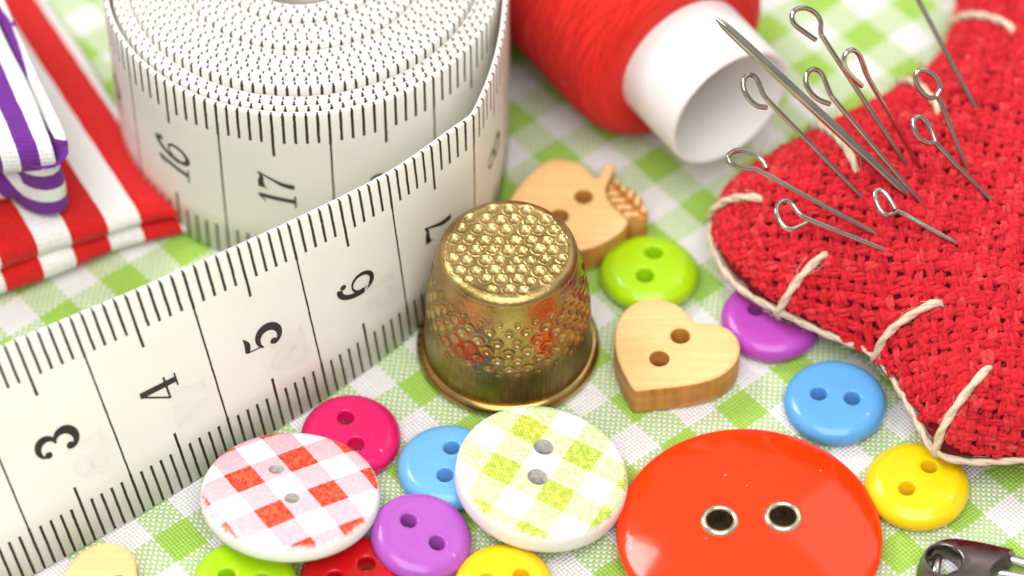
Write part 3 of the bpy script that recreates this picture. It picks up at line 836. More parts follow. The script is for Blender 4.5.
# ------------------------------------------------------------------ thread spool
def build_spool():
    ax = np.array([.549, -.836, 0.]); side = np.array([.836, .549, 0.]); up = np.array([0, 0, 1.])
    mouth = np.array([1.987, 1.255, 1.04])
    root = empty('thread_spool', tuple(mouth * np.array([1, 1, 0])))
    tag(root, 'spool of red sewing thread lying on its side with white core', 'thread spool')
    def rot_lathe(prof, seg, off0=0):
        v = []; uv = []
        L = np.r_[0, np.cumsum(np.hypot(*np.diff(np.array(prof), axis=0).T))]
        for i, (s, r) in enumerate(prof):
            for k in range(seg):
                t = 2 * PI * k / seg
                p = ax * s + r * (math.cos(t) * side + math.sin(t) * up)
                v.append((p[0], p[1], p[2] + mouth[2])); uv.append((L[i], k / seg))
        f = [(i * seg + k, (i + 1) * seg + k, (i + 1) * seg + (k + 1) % seg, i * seg + (k + 1) % seg) for i in range(len(prof) - 1) for k in range(seg)]
        return v, f, uv
    # core tube: slightly conical, open mouth
    pr = [(-5.0, .655), (-1.2, .655), (-.9, .655), (-.5, .652), (-.03, .65), (-.008, .645), (0, .632), (-.004, .60), (-.02, .592), (-.5, .59), (-1.5, .585), (-4.9, .58)]
    v, f, uv = rot_lathe(pr, 90)
    v = np.array(v); v[:, :] += rng.normal(0, .0015, v.shape)
    mk('spool_core', v, f, M['core'], root, uv=uv)
    FR = [(-.80, .60), (-.775, .66), (-.765, .74), (-.775, .83), (-.81, .91), (-.87, .965), (-.97, 1.005), (-1.12, 1.028), (-1.35, 1.035)]
    pr = [tuple(p) for p in spline(FR, 4)]
    for s in np.linspace(-1.55, -4.6, 30): pr.append((s, 1.035))
    pr += [(-4.75, .98), (-4.8, .66)]
    v, f, uv = rot_lathe(pr, 160)
    mk('thread_winding', v, f, M['spool'], root, uv=uv)
    # raised strands running round the winding
    mb = MB()
    for q in range(320):
        s0 = rng.uniform(-3.4, -.80); t0 = rng.uniform(0, 2 * PI); ln = rng.uniform(1.2, 4.); pit = rng.choice([-1, 1]) * rng.uniform(.05, .30)
        pts = []
        for t in np.arange(0, ln, .08):
            s = s0 + pit * t
            r = float(np.interp(-s, [.77, .775, .81, .87, .97, 1.12, 1.35], [.76, .83, .91, .965, 1.005, 1.028, 1.035]))
            if s > -.78: break
            r += .004
            p = ax * s + r * (math.cos(t + t0) * side + math.sin(t + t0) * up)
            pts.append((p[0], p[1], p[2] + mouth[2]))
        if len(pts) > 4:
            vv, ff, uu = tube(np.array(pts), rng.uniform(.0035, .006), 5); mb.add(vv, ff, 0, uu)
    mb.build('thread_strands', M['spool'], root)
build_spool()

# outline of the star and the centre lines of pins and needle, in cm
STAR= [(1.85, 0.45), (1.85, 0.12), (2.02, -0.25), (2.43, -0.6), (2.9, -0.85), (3.24, -1.05), (3.43, -1.43), (3.56, -1.86), (3.66, -2.16), (3.95, -2.23), (4.45, -2.22), (5.2, -2.05), (6.0, -1.9), (6.6, -1.6), (6.35, -0.6), (6.1, 0.3), (6.6, 1.2), (6.9, 2.2), (6.0, 2.35), (5.4, 2.9), (5.0, 3.75), (4.6, 3.95), (4.36, 3.5), (4.22, 2.75), (3.98, 2.25), (3.6, 1.88), (3.2, 1.62), (2.72, 1.3), (2.3, 1.0), (1.95, 0.72)]
PINS=[
[(2.625,0.675,2.524),(2.521,0.673,2.623),(2.440,0.675,2.704),(2.407,0.699,2.762),(2.423,0.746,2.795),(2.479,0.796,2.787),(2.561,0.835,2.741),(2.635,0.845,2.666),(2.675,0.823,2.591),(2.677,0.773,2.521),(2.722,0.746,2.433),(2.997,0.610,2.021),(3.271,0.474,1.608),(3.545,0.338,1.195),(3.678,0.272,0.994)], # P1 1.54
[(3.009,0.260,2.379),(2.914,0.237,2.513),(2.849,0.230,2.629),(2.829,0.246,2.710),(2.847,0.281,2.763),(2.901,0.326,2.757),(2.962,0.353,2.682),(3.009,0.356,2.560),(3.068,0.351,2.394),(3.262,0.343,1.994),(3.456,0.334,1.595),(3.651,0.326,1.195),(3.760,0.321,0.970)], # P2 1.33
[(2.730,0.126,2.299),(2.633,0.105,2.372),(2.552,0.115,2.458),(2.511,0.165,2.540),(2.533,0.235,2.577),(2.590,0.286,2.560),(2.656,0.300,2.498),(2.703,0.260,2.404),(2.745,0.217,2.314),(2.795,0.203,2.244),(3.075,0.105,1.894),(3.355,0.008,1.545),(3.636,-0.090,1.195),(3.788,-0.143,1.004)], # P3 1.38
[(2.197,0.206,2.169),(2.117,0.179,2.216),(2.050,0.190,2.279),(2.001,0.229,2.347),(1.990,0.289,2.394),(2.025,0.360,2.407),(2.080,0.392,2.373),(2.126,0.379,2.315),(2.167,0.325,2.232),(2.224,0.296,2.152),(2.524,0.198,1.830),(2.823,0.100,1.507),(3.123,0.001,1.185),(3.289,-0.053,1.006)], # P4 1.35
[(2.209,-0.106,1.735),(2.164,-0.039,1.771),(2.087,-0.012,1.815),(1.976,-0.023,1.869),(1.896,-0.076,1.895),(1.866,-0.133,1.893),(1.894,-0.173,1.863),(1.972,-0.174,1.816),(2.073,-0.143,1.763),(2.163,-0.132,1.712),(2.512,-0.201,1.514),(2.862,-0.271,1.317),(3.211,-0.340,1.120),(3.425,-0.383,0.999)], # P5 1.22
[(2.549,-0.507,1.468),(2.472,-0.573,1.491),(2.399,-0.622,1.514),(2.334,-0.599,1.547),(2.297,-0.536,1.573),(2.284,-0.462,1.588),(2.317,-0.377,1.582),(2.380,-0.327,1.556),(2.435,-0.340,1.522),(2.489,-0.397,1.481),(2.567,-0.427,1.434),(2.814,-0.453,1.316),(3.061,-0.478,1.198),(3.308,-0.503,1.080),(3.532,-0.526,0.973)], # P6 0.82
[(3.325,-0.388,1.510),(3.287,-0.314,1.538),(3.237,-0.248,1.569),(3.184,-0.232,1.590),(3.151,-0.269,1.592),(3.156,-0.345,1.570),(3.189,-0.412,1.537),(3.246,-0.444,1.501),(3.311,-0.404,1.477),(3.368,-0.368,1.455),(3.562,-0.429,1.367),(3.755,-0.491,1.278),(3.948,-0.552,1.190),(4.167,-0.621,1.090)], # P7 0.66
[(3.693,0.164,1.782),(3.657,0.229,1.846),(3.600,0.286,1.919),(3.533,0.285,1.964),(3.486,0.238,1.964),(3.499,0.181,1.910),(3.551,0.141,1.838),(3.636,0.150,1.771),(3.708,0.178,1.728),(3.890,0.100,1.550),(4.073,0.023,1.373),(4.255,-0.055,1.195),(4.426,-0.128,1.028)], # P8 0.8
[(3.730,0.624,1.869),(3.763,0.680,1.916),(3.726,0.720,1.994),(3.644,0.734,2.069),(3.568,0.719,2.097),(3.530,0.685,2.068),(3.555,0.646,1.983),(3.613,0.624,1.899),(3.678,0.626,1.845),(3.736,0.652,1.831),(3.773,0.644,1.784),(3.866,0.542,1.588),(3.959,0.440,1.391),(4.051,0.338,1.195),(4.148,0.232,0.990)], # P9 0.72
]
NEEDLE= [(1.748,0.732,2.745),(3.513,0.040,1.195),(3.725,-0.043,1.009)]
SHAFT= [(3.513,1.807,2.195),(4.204,1.057,1.195),(4.287,0.966,1.075)]

# ------------------------------------------------------------------ pincushion
def chaikin(P, n=2):
    P = np.array(P, float)
    for _ in range(n):
        Q = np.roll(P, -1, 0); P = np.stack([.75 * P + .25 * Q, .25 * P + .75 * Q], 1).reshape(-1, 2)
    return P
OUT = chaikin(STAR)
def star_dist(X, Y):
    Pn = OUT; Q = np.roll(Pn, -1, 0); sh = X.shape; X = X.ravel(); Y = Y.ravel()
    d = np.full(X.shape, 1e9); ins = np.zeros(X.shape, bool)
    for (ax, ay), (bx, by) in zip(Pn, Q):
        ex, ey = bx - ax, by - ay; t = np.clip(((X - ax) * ex + (Y - ay) * ey) / (ex * ex + ey * ey), 0, 1)
        d = np.minimum(d, np.hypot(X - ax - t * ex, Y - ay - t * ey))
        with np.errstate(divide='ignore', invalid='ignore'): xi = ax + (Y - ay) * ex / (ey if ey else 1e-12)
        ins ^= ((ay > Y) != (by > Y)) & (X < xi)
    return np.where(ins, d, -d).reshape(sh)
GS = .04; gx = np.arange(1.0, 7.7, GS); gy = np.arange(-3.1, 4.7, GS)
XX, YY = np.meshgrid(gx, gy); DD = star_dist(XX, YY); Ds = DD.copy()
for _ in range(20):
    p = np.pad(Ds, 1, mode='edge'); b = (p[:-2, 1:-1] + p[2:, 1:-1] + p[1:-1, :-2] + p[1:-1, 2:] + 4 * Ds) / 8
    w = np.clip(np.abs(DD) / .25, 0, 1); Ds = Ds * (1 - w) + b * w
SEAM = .38
PUFF = np.power(1 - (1 - np.clip(Ds / 1.0, 0, 1)) ** 2, .55)
LUMP = .03 * np.sin(XX * 2.3 + 1) * np.sin(YY * 2.9) * PUFF
TZ = SEAM + .82 * PUFF + LUMP
BZ = SEAM - .36 * PUFF
def samp(A, x, y):
    x = np.asarray(x); y = np.asarray(y)
    i = np.clip((x - gx[0]) / GS, 0, len(gx) - 2.001); j = np.clip((y - gy[0]) / GS, 0, len(gy) - 2.001)
    i0 = i.astype(int); j0 = j.astype(int); a = i - i0; b = j - j0
    return (A[j0, i0] * (1 - a) + A[j0, i0 + 1] * a) * (1 - b) + (A[j0 + 1, i0] * (1 - a) + A[j0 + 1, i0 + 1] * a) * b
def top_normal(x, y):
    e = .03
    dx = (samp(TZ, x + e, y) - samp(TZ, x - e, y)) / (2 * e); dy = (samp(TZ, x, y + e) - samp(TZ, x, y - e)) / (2 * e)
    n = np.stack([-dx, -dy, np.ones_like(dx)], -1)
    return n / np.linalg.norm(n, axis=-1)[..., None]

def build_cushion():
    O = np.array([4.3, .3, 0.])
    root = empty('pincushion', tuple(O)); tag(root, 'red burlap star-shaped pincushion with cream blanket stitches, stuck full of pins', 'pincushion')
    # stuffed under-body, closed: rings from the outline inwards
    mb = MB()
    n = len(OUT); Pc = resample(np.vstack([OUT, OUT[:1]]), .08)[:-1]
    if area2([tuple(p) for p in Pc]) < 0: Pc = Pc[::-1]
    def half(A, flip, drop):
        pts = [Vector(p) for p in Pc]; ed = [(k, (k + 1) % len(Pc)) for k in range(len(Pc))]
        D = star_dist(XX, YY)
        for yy in np.arange(-2.6, 4.2, .07):
            for xx in np.arange(1.5, 7.2, .07):
                if samp(D, xx, yy) > .045: pts.append(Vector((xx, yy)))
        vv, ee, ff, ov, oe, of = delaunay_2d_cdt(pts, ed, [], 0, 1e-6)
        co = np.array([(p[0], p[1]) for p in vv]); z = samp(A, co[:, 0], co[:, 1])
        edge_mask = np.array([bool(o and o[0] < len(Pc)) for o in ov])
        z = np.where(edge_mask, SEAM, z - drop)
        cen = np.array([[co[list(t)].mean(0)] for t in ff]).reshape(-1, 2); dc = star_dist(cen[:, 0], cen[:, 1])
        fs = [tuple(t) if not flip else tuple(t)[::-1] for t, q in zip(ff, dc) if q > 0]
        V = np.c_[co, z] - O
        mb.add(V, fs, 0)
    half(TZ, False, .035); half(BZ, True, 0.)
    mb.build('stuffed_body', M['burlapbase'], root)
    # woven cover: every yarn of the coarse burlap runs over and under
    mb = MB(); pitch = .104; phi = R_(-14); cph, sph = math.cos(phi), math.sin(phi)
    seg = 5; ca = np.cos(np.arange(seg) * 2 * PI / seg); sa = np.sin(np.arange(seg) * 2 * PI / seg)
    cen = np.array([4.3, .6])
    # the weave is laid out on the unrolled cover, so that it keeps its scale down the steep sides
    dd_ = np.linspace(0, 1.0, 400); zz_ = .82 * np.power(1 - (1 - dd_) ** 2, .55)
    arc_ = np.r_[0, np.cumsum(np.hypot(np.diff(dd_), np.diff(zz_)))]; arc_ = arc_ - arc_[-1] + 1.0   # signed unrolled distance for each d
    GX = np.gradient(Ds, GS, axis=1); GY = np.gradient(Ds, GS, axis=0)
    gl = np.hypot(GX, GY) + 1e-6; GX /= np.maximum(gl, .6); GY /= np.maximum(gl, .6)
    V = []; Fc = []; UVl = []; Cl = []; cnt = 0
    for dirn in (0, 1):
        for i in range(-52, 53):
            off = i * pitch
            t = np.arange(-5.4, 5.4, pitch / 6)
            jit = .014 * np.sin(t * 2.1 + i * 1.7) + .010 * np.sin(t * 5.3 + i * 2.9) + .007 * np.sin(t * 13. + i)
            a, b = (t, off + jit) if dirn == 0 else (off + jit, t)
            x = cen[0] + a * cph - b * sph; y = cen[1] + a * sph + b * cph
            dp = samp(Ds, x, y)
            d = np.where(dp < 1.0, np.interp(dp, arc_, dd_), dp)
            sh_ = d - dp
            x = x + samp(GX, x, y) * sh_; y = y + samp(GY, x, y) * sh_
            ok = (dp > arc_[0] + .045) & (x < 5.7) & (x > 1.5)
            if ok.sum() < 4: continue
            idx = np.where(ok)[0]
            jump = np.hypot(np.diff(x[idx]), np.diff(y[idx])) > .09
            for run in np.split(idx, np.where((np.diff(idx) > 1) | jump)[0] + 1):
                if len(run) < 5: continue
                xr, yr, tr = x[run], y[run], t[run]
                nn = top_normal(xr, yr); zz = samp(TZ, xr, yr)
                ph = np.cos(PI * (tr / pitch + (i + dirn) % 2))
                amp = .023 * ph * (1 + .25 * np.sin(tr * 7 + i * 3))
                C = np.stack([xr, yr, zz], 1) + nn * (amp + .016)[:, None]
                T = np.gradient(C, axis=0); T /= np.linalg.norm(T, axis=1)[:, None] + 1e-9
                B = np.cross(T, nn); B /= np.linalg.norm(B, axis=1)[:, None] + 1e-9
                N2 = np.cross(B, T)
                th = rng.uniform(.82, 1.15)
                wv = (.042 + .005 * ph) * th * (1 + .16 * np.sin(tr * 4.7 + i * 2.2) + .10 * np.sin(tr * 17. + i * 5.))
                m_ = len(run)
                base_t = rng.uniform(.2, .75)
                for ply in range(3):
                    q0 = ply * 2 * PI / 3 + tr * 17. + i * 1.3
                    Cp = C + (np.cos(q0) * wv * .55)[:, None] * B + (np.sin(q0) * .014)[:, None] * N2
                    rw = wv * rng.uniform(.50, .64) * (1 + rng.normal(0, .06, m_)); rh = .024 * th
                    ring = Cp[:, None, :] + rw[:, None, None] * ca[None, :, None] * B[:, None, :] + rh * sa[None, :, None] * N2[:, None, :]
                    ring = ring + rng.normal(0, .0032, ring.shape)
                    V.append(ring.reshape(-1, 3) - O)
                    Fc += [(cnt + q * seg + k, cnt + q * seg + (k + 1) % seg, cnt + (q + 1) * seg + (k + 1) % seg, cnt + (q + 1) * seg + k) for q in range(m_ - 1) for k in range(seg)]
                    UVl += [(tr[q] + ply * 3.3, k / seg) for q in range(m_) for k in range(seg)]
                    Cl += list(np.repeat(np.clip(base_t + rng.uniform(-.2, .2) + .22 * np.sin(tr * 3.1 + i * 5.) + rng.normal(0, .08, m_), 0, 1), seg))
                    cnt += m_ * seg
    V = np.concatenate(V)
    # loose fibres standing off the weave
    nf = 2600; k = 0
    fv = []; ff = []; fu = []; fc = []
    while k < nf:
        x, y = rng.uniform(1.75, 5.2), rng.uniform(-2.25, 3.2)
        d = star_dist(np.array([x]), np.array([y]))[0]
        if d < .02: continue
        nrm = top_normal(np.array([x]), np.array([y]))[0]
        p = np.array([x, y, samp(TZ, x, y)]) + nrm * .035
        dr = rng.normal(0, 1, 3); dr -= nrm * (dr @ nrm) * .55; dr /= np.linalg.norm(dr); dr[2] = abs(dr[2])
        ln = rng.uniform(.05, .17); cv = rng.normal(0, 1, 3) * .5
        pts = np.array([p + dr * ln * q + cv * ln * q * q * .6 + nrm * .03 * math.sin(PI * q) for q in np.linspace(0, 1, 5)])
        vv, f4, uu = tube(pts, np.array([.003, .003, .0026, .002, .001]), 3, False)
        b = cnt + len(fv)
        fv += [tuple(q) for q in vv - O]; ff += [tuple(i + b for i in q) for q in f4]; fu += uu; fc += [rng.uniform(.55, 1.)] * len(vv)
        k += 1
    V = np.vstack([V, np.array(fv)])
    mk('woven_cover', V, Fc + ff, M['burlap'], root, uv=UVl + fu, colr=Cl + fc)
    # cream thread: two-ply rope geometry
    def rope(pts, r, tw=.45):
        mbr = MB(); P = resample(pts, .018); T, Nn, B = frames(P)
        s = np.arange(len(P)) * .018
        for k in (0, 1):
            ph = 2 * PI * s / tw + k * PI
            Q = P + r * .28 * (np.cos(ph)[:, None] * Nn + np.sin(ph)[:, None] * B)
            v, f, uv = tube(Q, r * .76, 8); mbr.add(v, f, 0, uv)
        for q in range(int(len(P) * .5)):
            i = rng.integers(0, len(P)); p = P[i]; dr = rng.normal(0, 1, 3); dr /= np.linalg.norm(dr)
            pp = np.array([p + dr * (r * .8), p + dr * (r + .03) + T[i] * .03, p + dr * (r + .04) + T[i] * .08 * rng.normal()])
            v, f, uv = tube(pp, .0028, 3, False); mbr.add(v, f, 0, uv)
        return mbr
    edge = inset(Pc, -.052)
    ed = np.c_[edge, np.full(len(edge), SEAM)]
    ed[:, 2] += .012 * np.sin(np.arange(len(ed)) * .55)
    rp = rope(spline(np.vstack([ed, ed[:1]]), 3), .034)
    rp.v = [tuple(np.array(p) - O) for p in rp.v]
    rp.build('seam_thread', M['twine'], root)
    GXc = np.gradient(Ds, GS, axis=1); GYc = np.gradient(Ds, GS, axis=0)
    ST = [((1.755, .50), (2.275, .137)), ((2.36, -.61), (2.779, -.408)), ((3.235, -1.09), (3.737, -1.068)), ((3.63, -2.17), (4.081, -1.758)), ((2.74, 1.35), (3.067, .23)), ((3.60, 1.93), (3.863, .97)), ((4.20, 2.84), (4.649, 2.073)), ((4.9, -2.18), (4.95, -1.6))]
    for a, b in ST:
        a, b = np.array(a), np.array(b)
        ts = np.linspace(0, 1, 16); q = a + (b - a) * ts[:, None]
        dq = star_dist(q[:, 0], q[:, 1])
        # climb round the edge, then lie on the yarns along the surface normal
        dc = np.maximum(dq, .02); g_ = np.stack([samp(GXc, q[:, 0], q[:, 1]), samp(GYc, q[:, 0], q[:, 1])], 1); g_ /= np.linalg.norm(g_, axis=1)[:, None] + 1e-6
        qs = q + g_ * (dc - dq)[:, None]
        nn = top_normal(qs[:, 0], qs[:, 1])
        off = np.full(len(q), .085); off[-1] = -.03; off[-2] = .05
        P3 = np.c_[qs, samp(TZ, qs[:, 0], qs[:, 1])] + nn * off[:, None]
        e0 = qs[0] - g_[0] * .085
        P3 = np.vstack([[e0[0] + g_[0][0] * .03, e0[1] + g_[0][1] * .03, SEAM - .06], [e0[0], e0[1], SEAM + .01], P3[dq > .035]])
        r = rope(spline(P3, 3), .038)
        r.v = [tuple(np.array(p) - O) for p in r.v]
        r.build('stitch', M['twine'], root)
build_cushion()

# ------------------------------------------------------------------ pins and needle in the cushion
PIN_LABELS = [
    'steel pin with an open hooked loop, reaching farthest back of the loop-headed pins',
    'steel loop-headed pin whose head crosses in front of the hooked pin',
    'steel loop-headed pin just right of the thick needle, its loop lower than the hooked one',
    'steel loop-headed pin whose head stands against the spool mouth',
    'steel loop-headed pin lying low over the left arm, its loop beyond the cushion edge',
    'steel loop-headed pin lying lowest, its loop bent into a triangle above the left arm',
    'steel pin with a narrow ring head, lowest and nearest of the ring-headed ones',
    'steel pin with a narrow ring head, just below the rounder ring head at the right',
    'steel pin with a rounded ring head seen against the upper arm of the cushion',
]
for pts, lab in zip(PINS, PIN_LABELS):
    P = np.array(pts); nl = len(P) - 4
    S_ = spline(P, 8)
    v, f, uv = tube(resample(S_, .02), .0235, 12)
    base = np.array(pts[-2])
    o = mk('pin', np.array(v) - base, f, M['steel'], None, tuple(base), uv=uv, sharp=60)
    tag(o, lab, 'pin', 'loop-headed pins stuck in the pincushion')
v, f, uv = tube(resample(np.array(SHAFT), .05), .0235, 12)
base = np.array(SHAFT[1])
tag(mk('pin', np.array(v) - base, f, M['steel'], None, tuple(base), uv=uv, sharp=60), 'straight steel pin at the far right, its head out of frame', 'pin', 'loop-headed pins stuck in the pincushion')
tip, ent, sub = [np.array(p) for p in NEEDLE]
L = np.linalg.norm(sub - tip); ts = np.r_[np.linspace(0, .16, 14), np.linspace(.2, 1, 12)]
rad = np.interp(ts * L, [0, .03, .10, .20, .35, 5], [.004, .016, .034, .041, .044, .044])
v, f, uv = tube(tip + (sub - tip) * ts[:, None], rad, 16)
tag(mk('needle', np.array(v) - ent, f, M['steel'], None, tuple(ent), uv=uv, sharp=60), 'thick steel needle with a sharp tip leaning out of the pincushion', 'needle')

# ------------------------------------------------------------------ folded striped cloths
def folded(name, label, mat, corner, dirx, diry, width, layers, depth, th, squeeze, wob, flap=0.):
    """A strip of cloth folded back and forth; dirx runs along the front folds from the corner, diry away from the viewer.
    layers: list of (z_bottom, z_top, setback) for every U-fold at the front."""
    dirx = np.array(dirx) / np.linalg.norm(dirx); diry = np.array(diry) / np.linalg.norm(diry)
    # centre line of the sheet in (y, z): zig-zag with round folds at the front
    path = []
    for k, (z0, z1, sb) in enumerate(layers):
        r = (z1 - z0) / 2; zc = (z0 + z1) / 2
        if k == 0: path += [(depth, z0)] + [(sb + r + (depth - sb - r) * (1 - q), z0) for q in np.linspace(.3, 1, 12)]
        path += [(sb + r - r * math.cos(a), zc + r * math.sin(a)) for a in np.linspace(-PI / 2 + .1, PI / 2 - .1, 14)]
        path += [(sb + r + (depth - sb - r) * q, z1) for q in (np.linspace(0.03, 1, 14))]
        if k < len(layers) - 1:
            z2 = layers[k + 1][0]; rr = (z2 - z1) / 2
            path += [(depth + rr * math.sin(a), z1 + rr - rr * math.cos(a)) for a in np.linspace(.2, PI - .2, 6)]
            path += [(layers[k + 1][2] + (layers[k + 1][1] - z2) / 2 + (depth - .6) * q, z2) for q in np.linspace(1, .05, 14)]
    path = resample(np.array(path), .04)
    Tn = np.gradient(path, axis=0); Tn /= np.linalg.norm(Tn, axis=1)[:, None]
    Nn = np.stack([-Tn[:, 1], Tn[:, 0]], 1)
    nx = int(width / .04); xs = np.linspace(0, width, nx)
    sl = np.r_[0, np.cumsum(np.linalg.norm(np.diff(path, axis=0), axis=1))]
    n = len(path)
    V = np.zeros((nx, n, 2, 3)); UVs = np.zeros((nx, n, 2, 2))
    for side in (0, 1):
        h = th / 2 if side == 0 else -th / 2
        py = path[:, 0] + Nn[:, 0] * h; pz = path[:, 1] + Nn[:, 1] * h
        for i, x in enumerate(xs):
            sq = squeeze(x)                       # layers press flatter towards the cut edge
            z = pz * sq + .012 + wob * math.sin(x * 3.1 + 1.) * np.clip(pz, 0, 1) * .5 + .012 * np.sin(x * 2.3 + sl * 1.1)
            z = np.maximum(z, .03)
            y = py + .02 * math.sin(x * 2.7) + .015 * np.sin(x * 5 + sl)
            xe = x + (.015 * np.sin(sl * 4.) if i == 0 else 0)
            q = np.array(corner)[None, :2] + dirx[None, :] * (xe + 0 * y)[:, None] + diry[None, :] * y[:, None]
            V[i, :, side, :2] = q; V[i, :, side, 2] = z + corner[2]
            UVs[i, :, side, 0] = x + (.5 * np.clip(layers[0][1] - pz, 0, 1) * (py < .4) if flap else 0); UVs[i, :, side, 1] = sl
    f = []
    def id_(i, j, s): return (i * n + j) * 2 + s
    for i in range(nx - 1):
        for j in range(n - 1):
            f.append((id_(i, j, 0), id_(i, j + 1, 0), id_(i + 1, j + 1, 0), id_(i + 1, j, 0)))
            f.append((id_(i, j, 1), id_(i + 1, j, 1), id_(i + 1, j + 1, 1), id_(i, j + 1, 1)))
    for i in (0, nx - 1):
        for j in range(n - 1): f.append((id_(i, j, 0), id_(i, j, 1), id_(i, j + 1, 1), id_(i, j + 1, 0)))
    for j in (0, n - 1):
        for i in range(nx - 1): f.append((id_(i, j, 0), id_(i + 1, j, 0), id_(i + 1, j, 1), id_(i, j, 1)))
    Vl = [tuple(p) for p in V.reshape(-1, 3)]; Ul = [tuple(p) for p in UVs.reshape(-1, 2)]
    if flap:      # the top layer turns down over the side of the stack
        zt = layers[-1][1]; b0 = len(Vl)
        plan = resample(spline([(.32, .24), (.27, .13), (.19, .06), (.09, .045), (.01, .08), (-.03, .17), (-.03, .5), (-.02, 1.2), (-.03, depth)], 12), .035)
        tp = np.gradient(plan, axis=0); tp /= np.linalg.norm(tp, axis=1)[:, None]; npl = np.stack([-tp[:, 1], tp[:, 0]], 1) * -1
        pl = np.r_[0, np.cumsum(np.linalg.norm(np.diff(plan, axis=0), axis=1))]
        hs = np.linspace(.0, zt - .06, 24); ny_ = len(plan)
        for h_ in hs:                      # h_ is the depth below the top edge
            for (px_, py_), (nx_, nyy) in zip(plan, npl):
                k0 = min(max((.175 - py_) / .175, 0), 1); top_ = zt - .175 * (1 - math.sqrt(1 - k0 * k0)) - .11 * min(1, k0 * 4)
                hh_ = h_ / hs[-1] * (top_ - .06); inn = .10 * max(0, 1 - hh_ / .10) ** 2 + .05 * (hh_ / zt) ** 2
                zz_ = top_ - .012 - hh_; Ul += [(zz_ - zt + .04 + .03 * math.sin(py_ * 3), py_)] * 2
                for h in (th / 2, -th / 2):
                    p = np.array(corner)[:2] + dirx * (px_ + nx_ * (h - inn) + .012 * math.sin(h_ * 9)) + diry * (py_ + nyy * (h - inn))
                    Vl.append((p[0], p[1], corner[2] + zz_))
        m1 = len(hs)
        k_ = lambda a_, j, s_: b0 + (a_ * ny_ + j) * 2 + s_
        for a_ in range(m1 - 1):
            for j in range(ny_ - 1):
                f.append((k_(a_, j, 0), k_(a_ + 1, j, 0), k_(a_ + 1, j + 1, 0), k_(a_, j + 1, 0))); f.append((k_(a_, j, 1), k_(a_, j + 1, 1), k_(a_ + 1, j + 1, 1), k_(a_ + 1, j, 1)))
            f.append((k_(a_, 0, 0), k_(a_, 0, 1), k_(a_ + 1, 0, 1), k_(a_ + 1, 0, 0)))
        for j in range(ny_ - 1):
            f.append((k_(m1 - 1, j, 0), k_(m1 - 1, j, 1), k_(m1 - 1, j + 1, 1), k_(m1 - 1, j + 1, 0))); f.append((k_(0, j, 0), k_(0, j + 1, 0), k_(0, j + 1, 1), k_(0, j, 1)))
    base = np.array([corner[0], corner[1], corner[2]])
    o = mk(name, np.array(Vl) - base, f, M[mat], None, tuple(base), uv=np.array(Ul))
    return tag(o, label, 'cloth', 'folded striped cloths')
folded('folded_cloth', 'folded red and white striped cloth lying flat under the violet one', 'redstripe', (-2.93, .69, 0), (-1.60, -.80), (-.49, .87), 4.2,
       [(.03, .30, .0), (.32, .60, .04)], 4.2, .035, lambda x: .28 + .72 * min(1, x / 1.3) ** .7, .05)
folded('folded_cloth', 'folded violet and white striped cloth on top of the red one', 'violetstripe', (-4.02, .315, .62), (-.99, -.135), (-.385, .923), 3.0,
       [(.03, .50, .15), (.56, .91, .0)], 3.2, .03, lambda x: 1., .02, flap=.62)

# ------------------------------------------------------------------ safety pin
def build_safety_pin():
    root = empty('safety_pin', (3.783, -3.205, 0))
    tag(root, 'dark metal safety pin lying in front of the yellow button', 'safety pin')
    # folded sheet cap: outline in plan, domed, with a round window
    P = [(-.374, -.144), (-.351, .041), (-.29, .177), (-.172, .271), (-.016, .308), (.235, .262), (.441, .20), (.497, .165), (.445, .062), (.307, -.062), (.197, -.247), (.007, -.41), (-.202, -.41), (-.345, -.308)]
    Pn = np.array(rounded(P, 5)); Pn = resample(np.vstack([Pn, Pn[:1]]), .03)[:-1]
    hole = (-.135, .03, .145)
    t = .15
    def zt(x, y):
        q = (y - (.02 - .12 * x)) / .34
        return t + .07 * max(0, 1 - q * q) - .03 * x
    edge = [(.03, .0), (.006, .012), (0, .04), (0, t - .09), (.006, t - .05), (.025, t - .02), (.05, t)]
    v, f, mi = plate(Pn, [hole], edge, zt, lip=.03, step=.05)
    mk('clasp_cap', v, f, M['nickel'], root, mi=mi, sharp=50)
    w1 = [(.15, .14, .085), (.40, .13, .085), (.58, .07, .085), (1.18, -.10, .08), (2.4, -.42, .07), (2.6, -.55, .07), (2.5, -.66, .07), (2.3, -.62, .07)]
    v, f, uv = tube(resample(spline(w1, 8), .03), .044, 12); mk('spine_wire', v, f, M['chrome'], root, uv=uv)
    w2 = [(-.22, -.16, .09), (-.20, .0, .12), (-.17, .13, .09)]
    v, f, uv = tube(resample(spline(w2, 8), .03), .042, 12); mk('catch_wire', v, f, M['chrome'], root, uv=uv)
    w3 = [(-.10, -.10, .06), (-.02, -.02, .05), (.4, -.02, .06), (1.2, -.25, .06), (2.3, -.62, .07)]
    v, f, uv = tube(resample(spline(w3, 8), .03), .036, 12); mk('pin_wire', v, f, M['chrome'], root, uv=uv)
build_safety_pin()

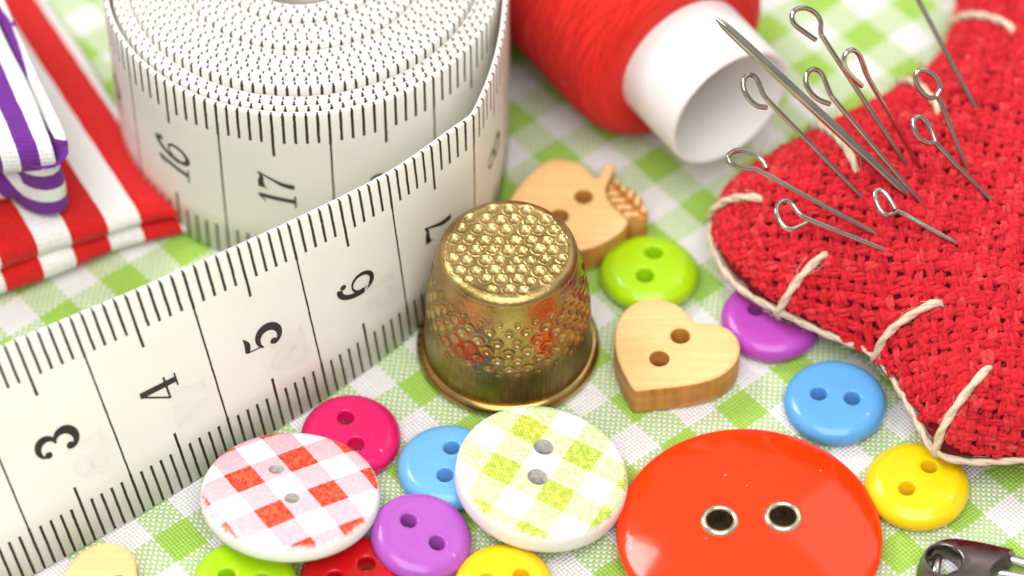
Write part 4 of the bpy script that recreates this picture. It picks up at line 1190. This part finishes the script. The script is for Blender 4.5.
# ------------------------------------------------------------------ light
def area(name, loc, target, size, power, color=(1, 1, 1), sy=None):
    l = bpy.data.lights.new(name, 'AREA'); l.energy = power; l.color = color
    l.shape = 'RECTANGLE'; l.size = size * U; l.size_y = (sy or size) * U
    o = bpy.data.objects.new(name, l); col.objects.link(o)
    o.location = Vector(loc) * U
    o.rotation_euler = (Vector(target) * U - o.location).to_track_quat('-Z', 'Y').to_euler()
    return o
area('softbox_key', (-29, 20, 40), (0, 0, 0), 18, 1.4, (1, .985, .955))
area('softbox_side', (28, 25, 34), (0, 0, 0), 30, .28, (1, .98, .95))
area('softbox_top', (0, -26, 52), (0, 0, 0), 46, 3.15, (1, .99, .97))

wd = bpy.data.worlds.new('World'); scene.world = wd; wd.use_nodes = True
nt = wd.node_tree; bg = nt.nodes['Background']
# the studio: pale ceiling, dimmer walls
tc = nt.nodes.new('ShaderNodeTexCoord'); sx = nt.nodes.new('ShaderNodeSeparateXYZ'); nt.links.new(tc.outputs['Generated'], sx.inputs[0])
rp = nt.nodes.new('ShaderNodeValToRGB'); nt.links.new(sx.outputs[2], rp.inputs[0])
e = rp.color_ramp.elements
e[0].position = .0; e[0].color = (.46, .45, .43, 1); e[1].position = .85; e[1].color = (1.0, .985, .96, 1)
q = e.new(.35); q.color = (.62, .61, .59, 1)
nt.links.new(rp.outputs[0], bg.inputs[0]); bg.inputs[1].default_value = .60

# ------------------------------------------------------------------ camera
cd = bpy.data.cameras.new('Camera'); cam = bpy.data.objects.new('Camera', cd); col.objects.link(cam)
cam.location = Vector((0, -19.986, 23.566)) * U
cam.rotation_euler = (R_(90 - 49.7), 0, 0)
cd.sensor_width = 36; cd.lens = 36 * 3400 / 1024
cd.clip_start = .01; cd.clip_end = 20
cd.dof.use_dof = True; cd.dof.focus_distance = .2930; cd.dof.aperture_fstop = 15.5
scene.camera = cam
scene.view_settings.view_transform = 'Standard'; scene.view_settings.look = 'None'; scene.view_settings.exposure = .1; scene.view_settings.gamma = 1
scene.cycles.use_denoising = True
scene.cycles.max_bounces = 8
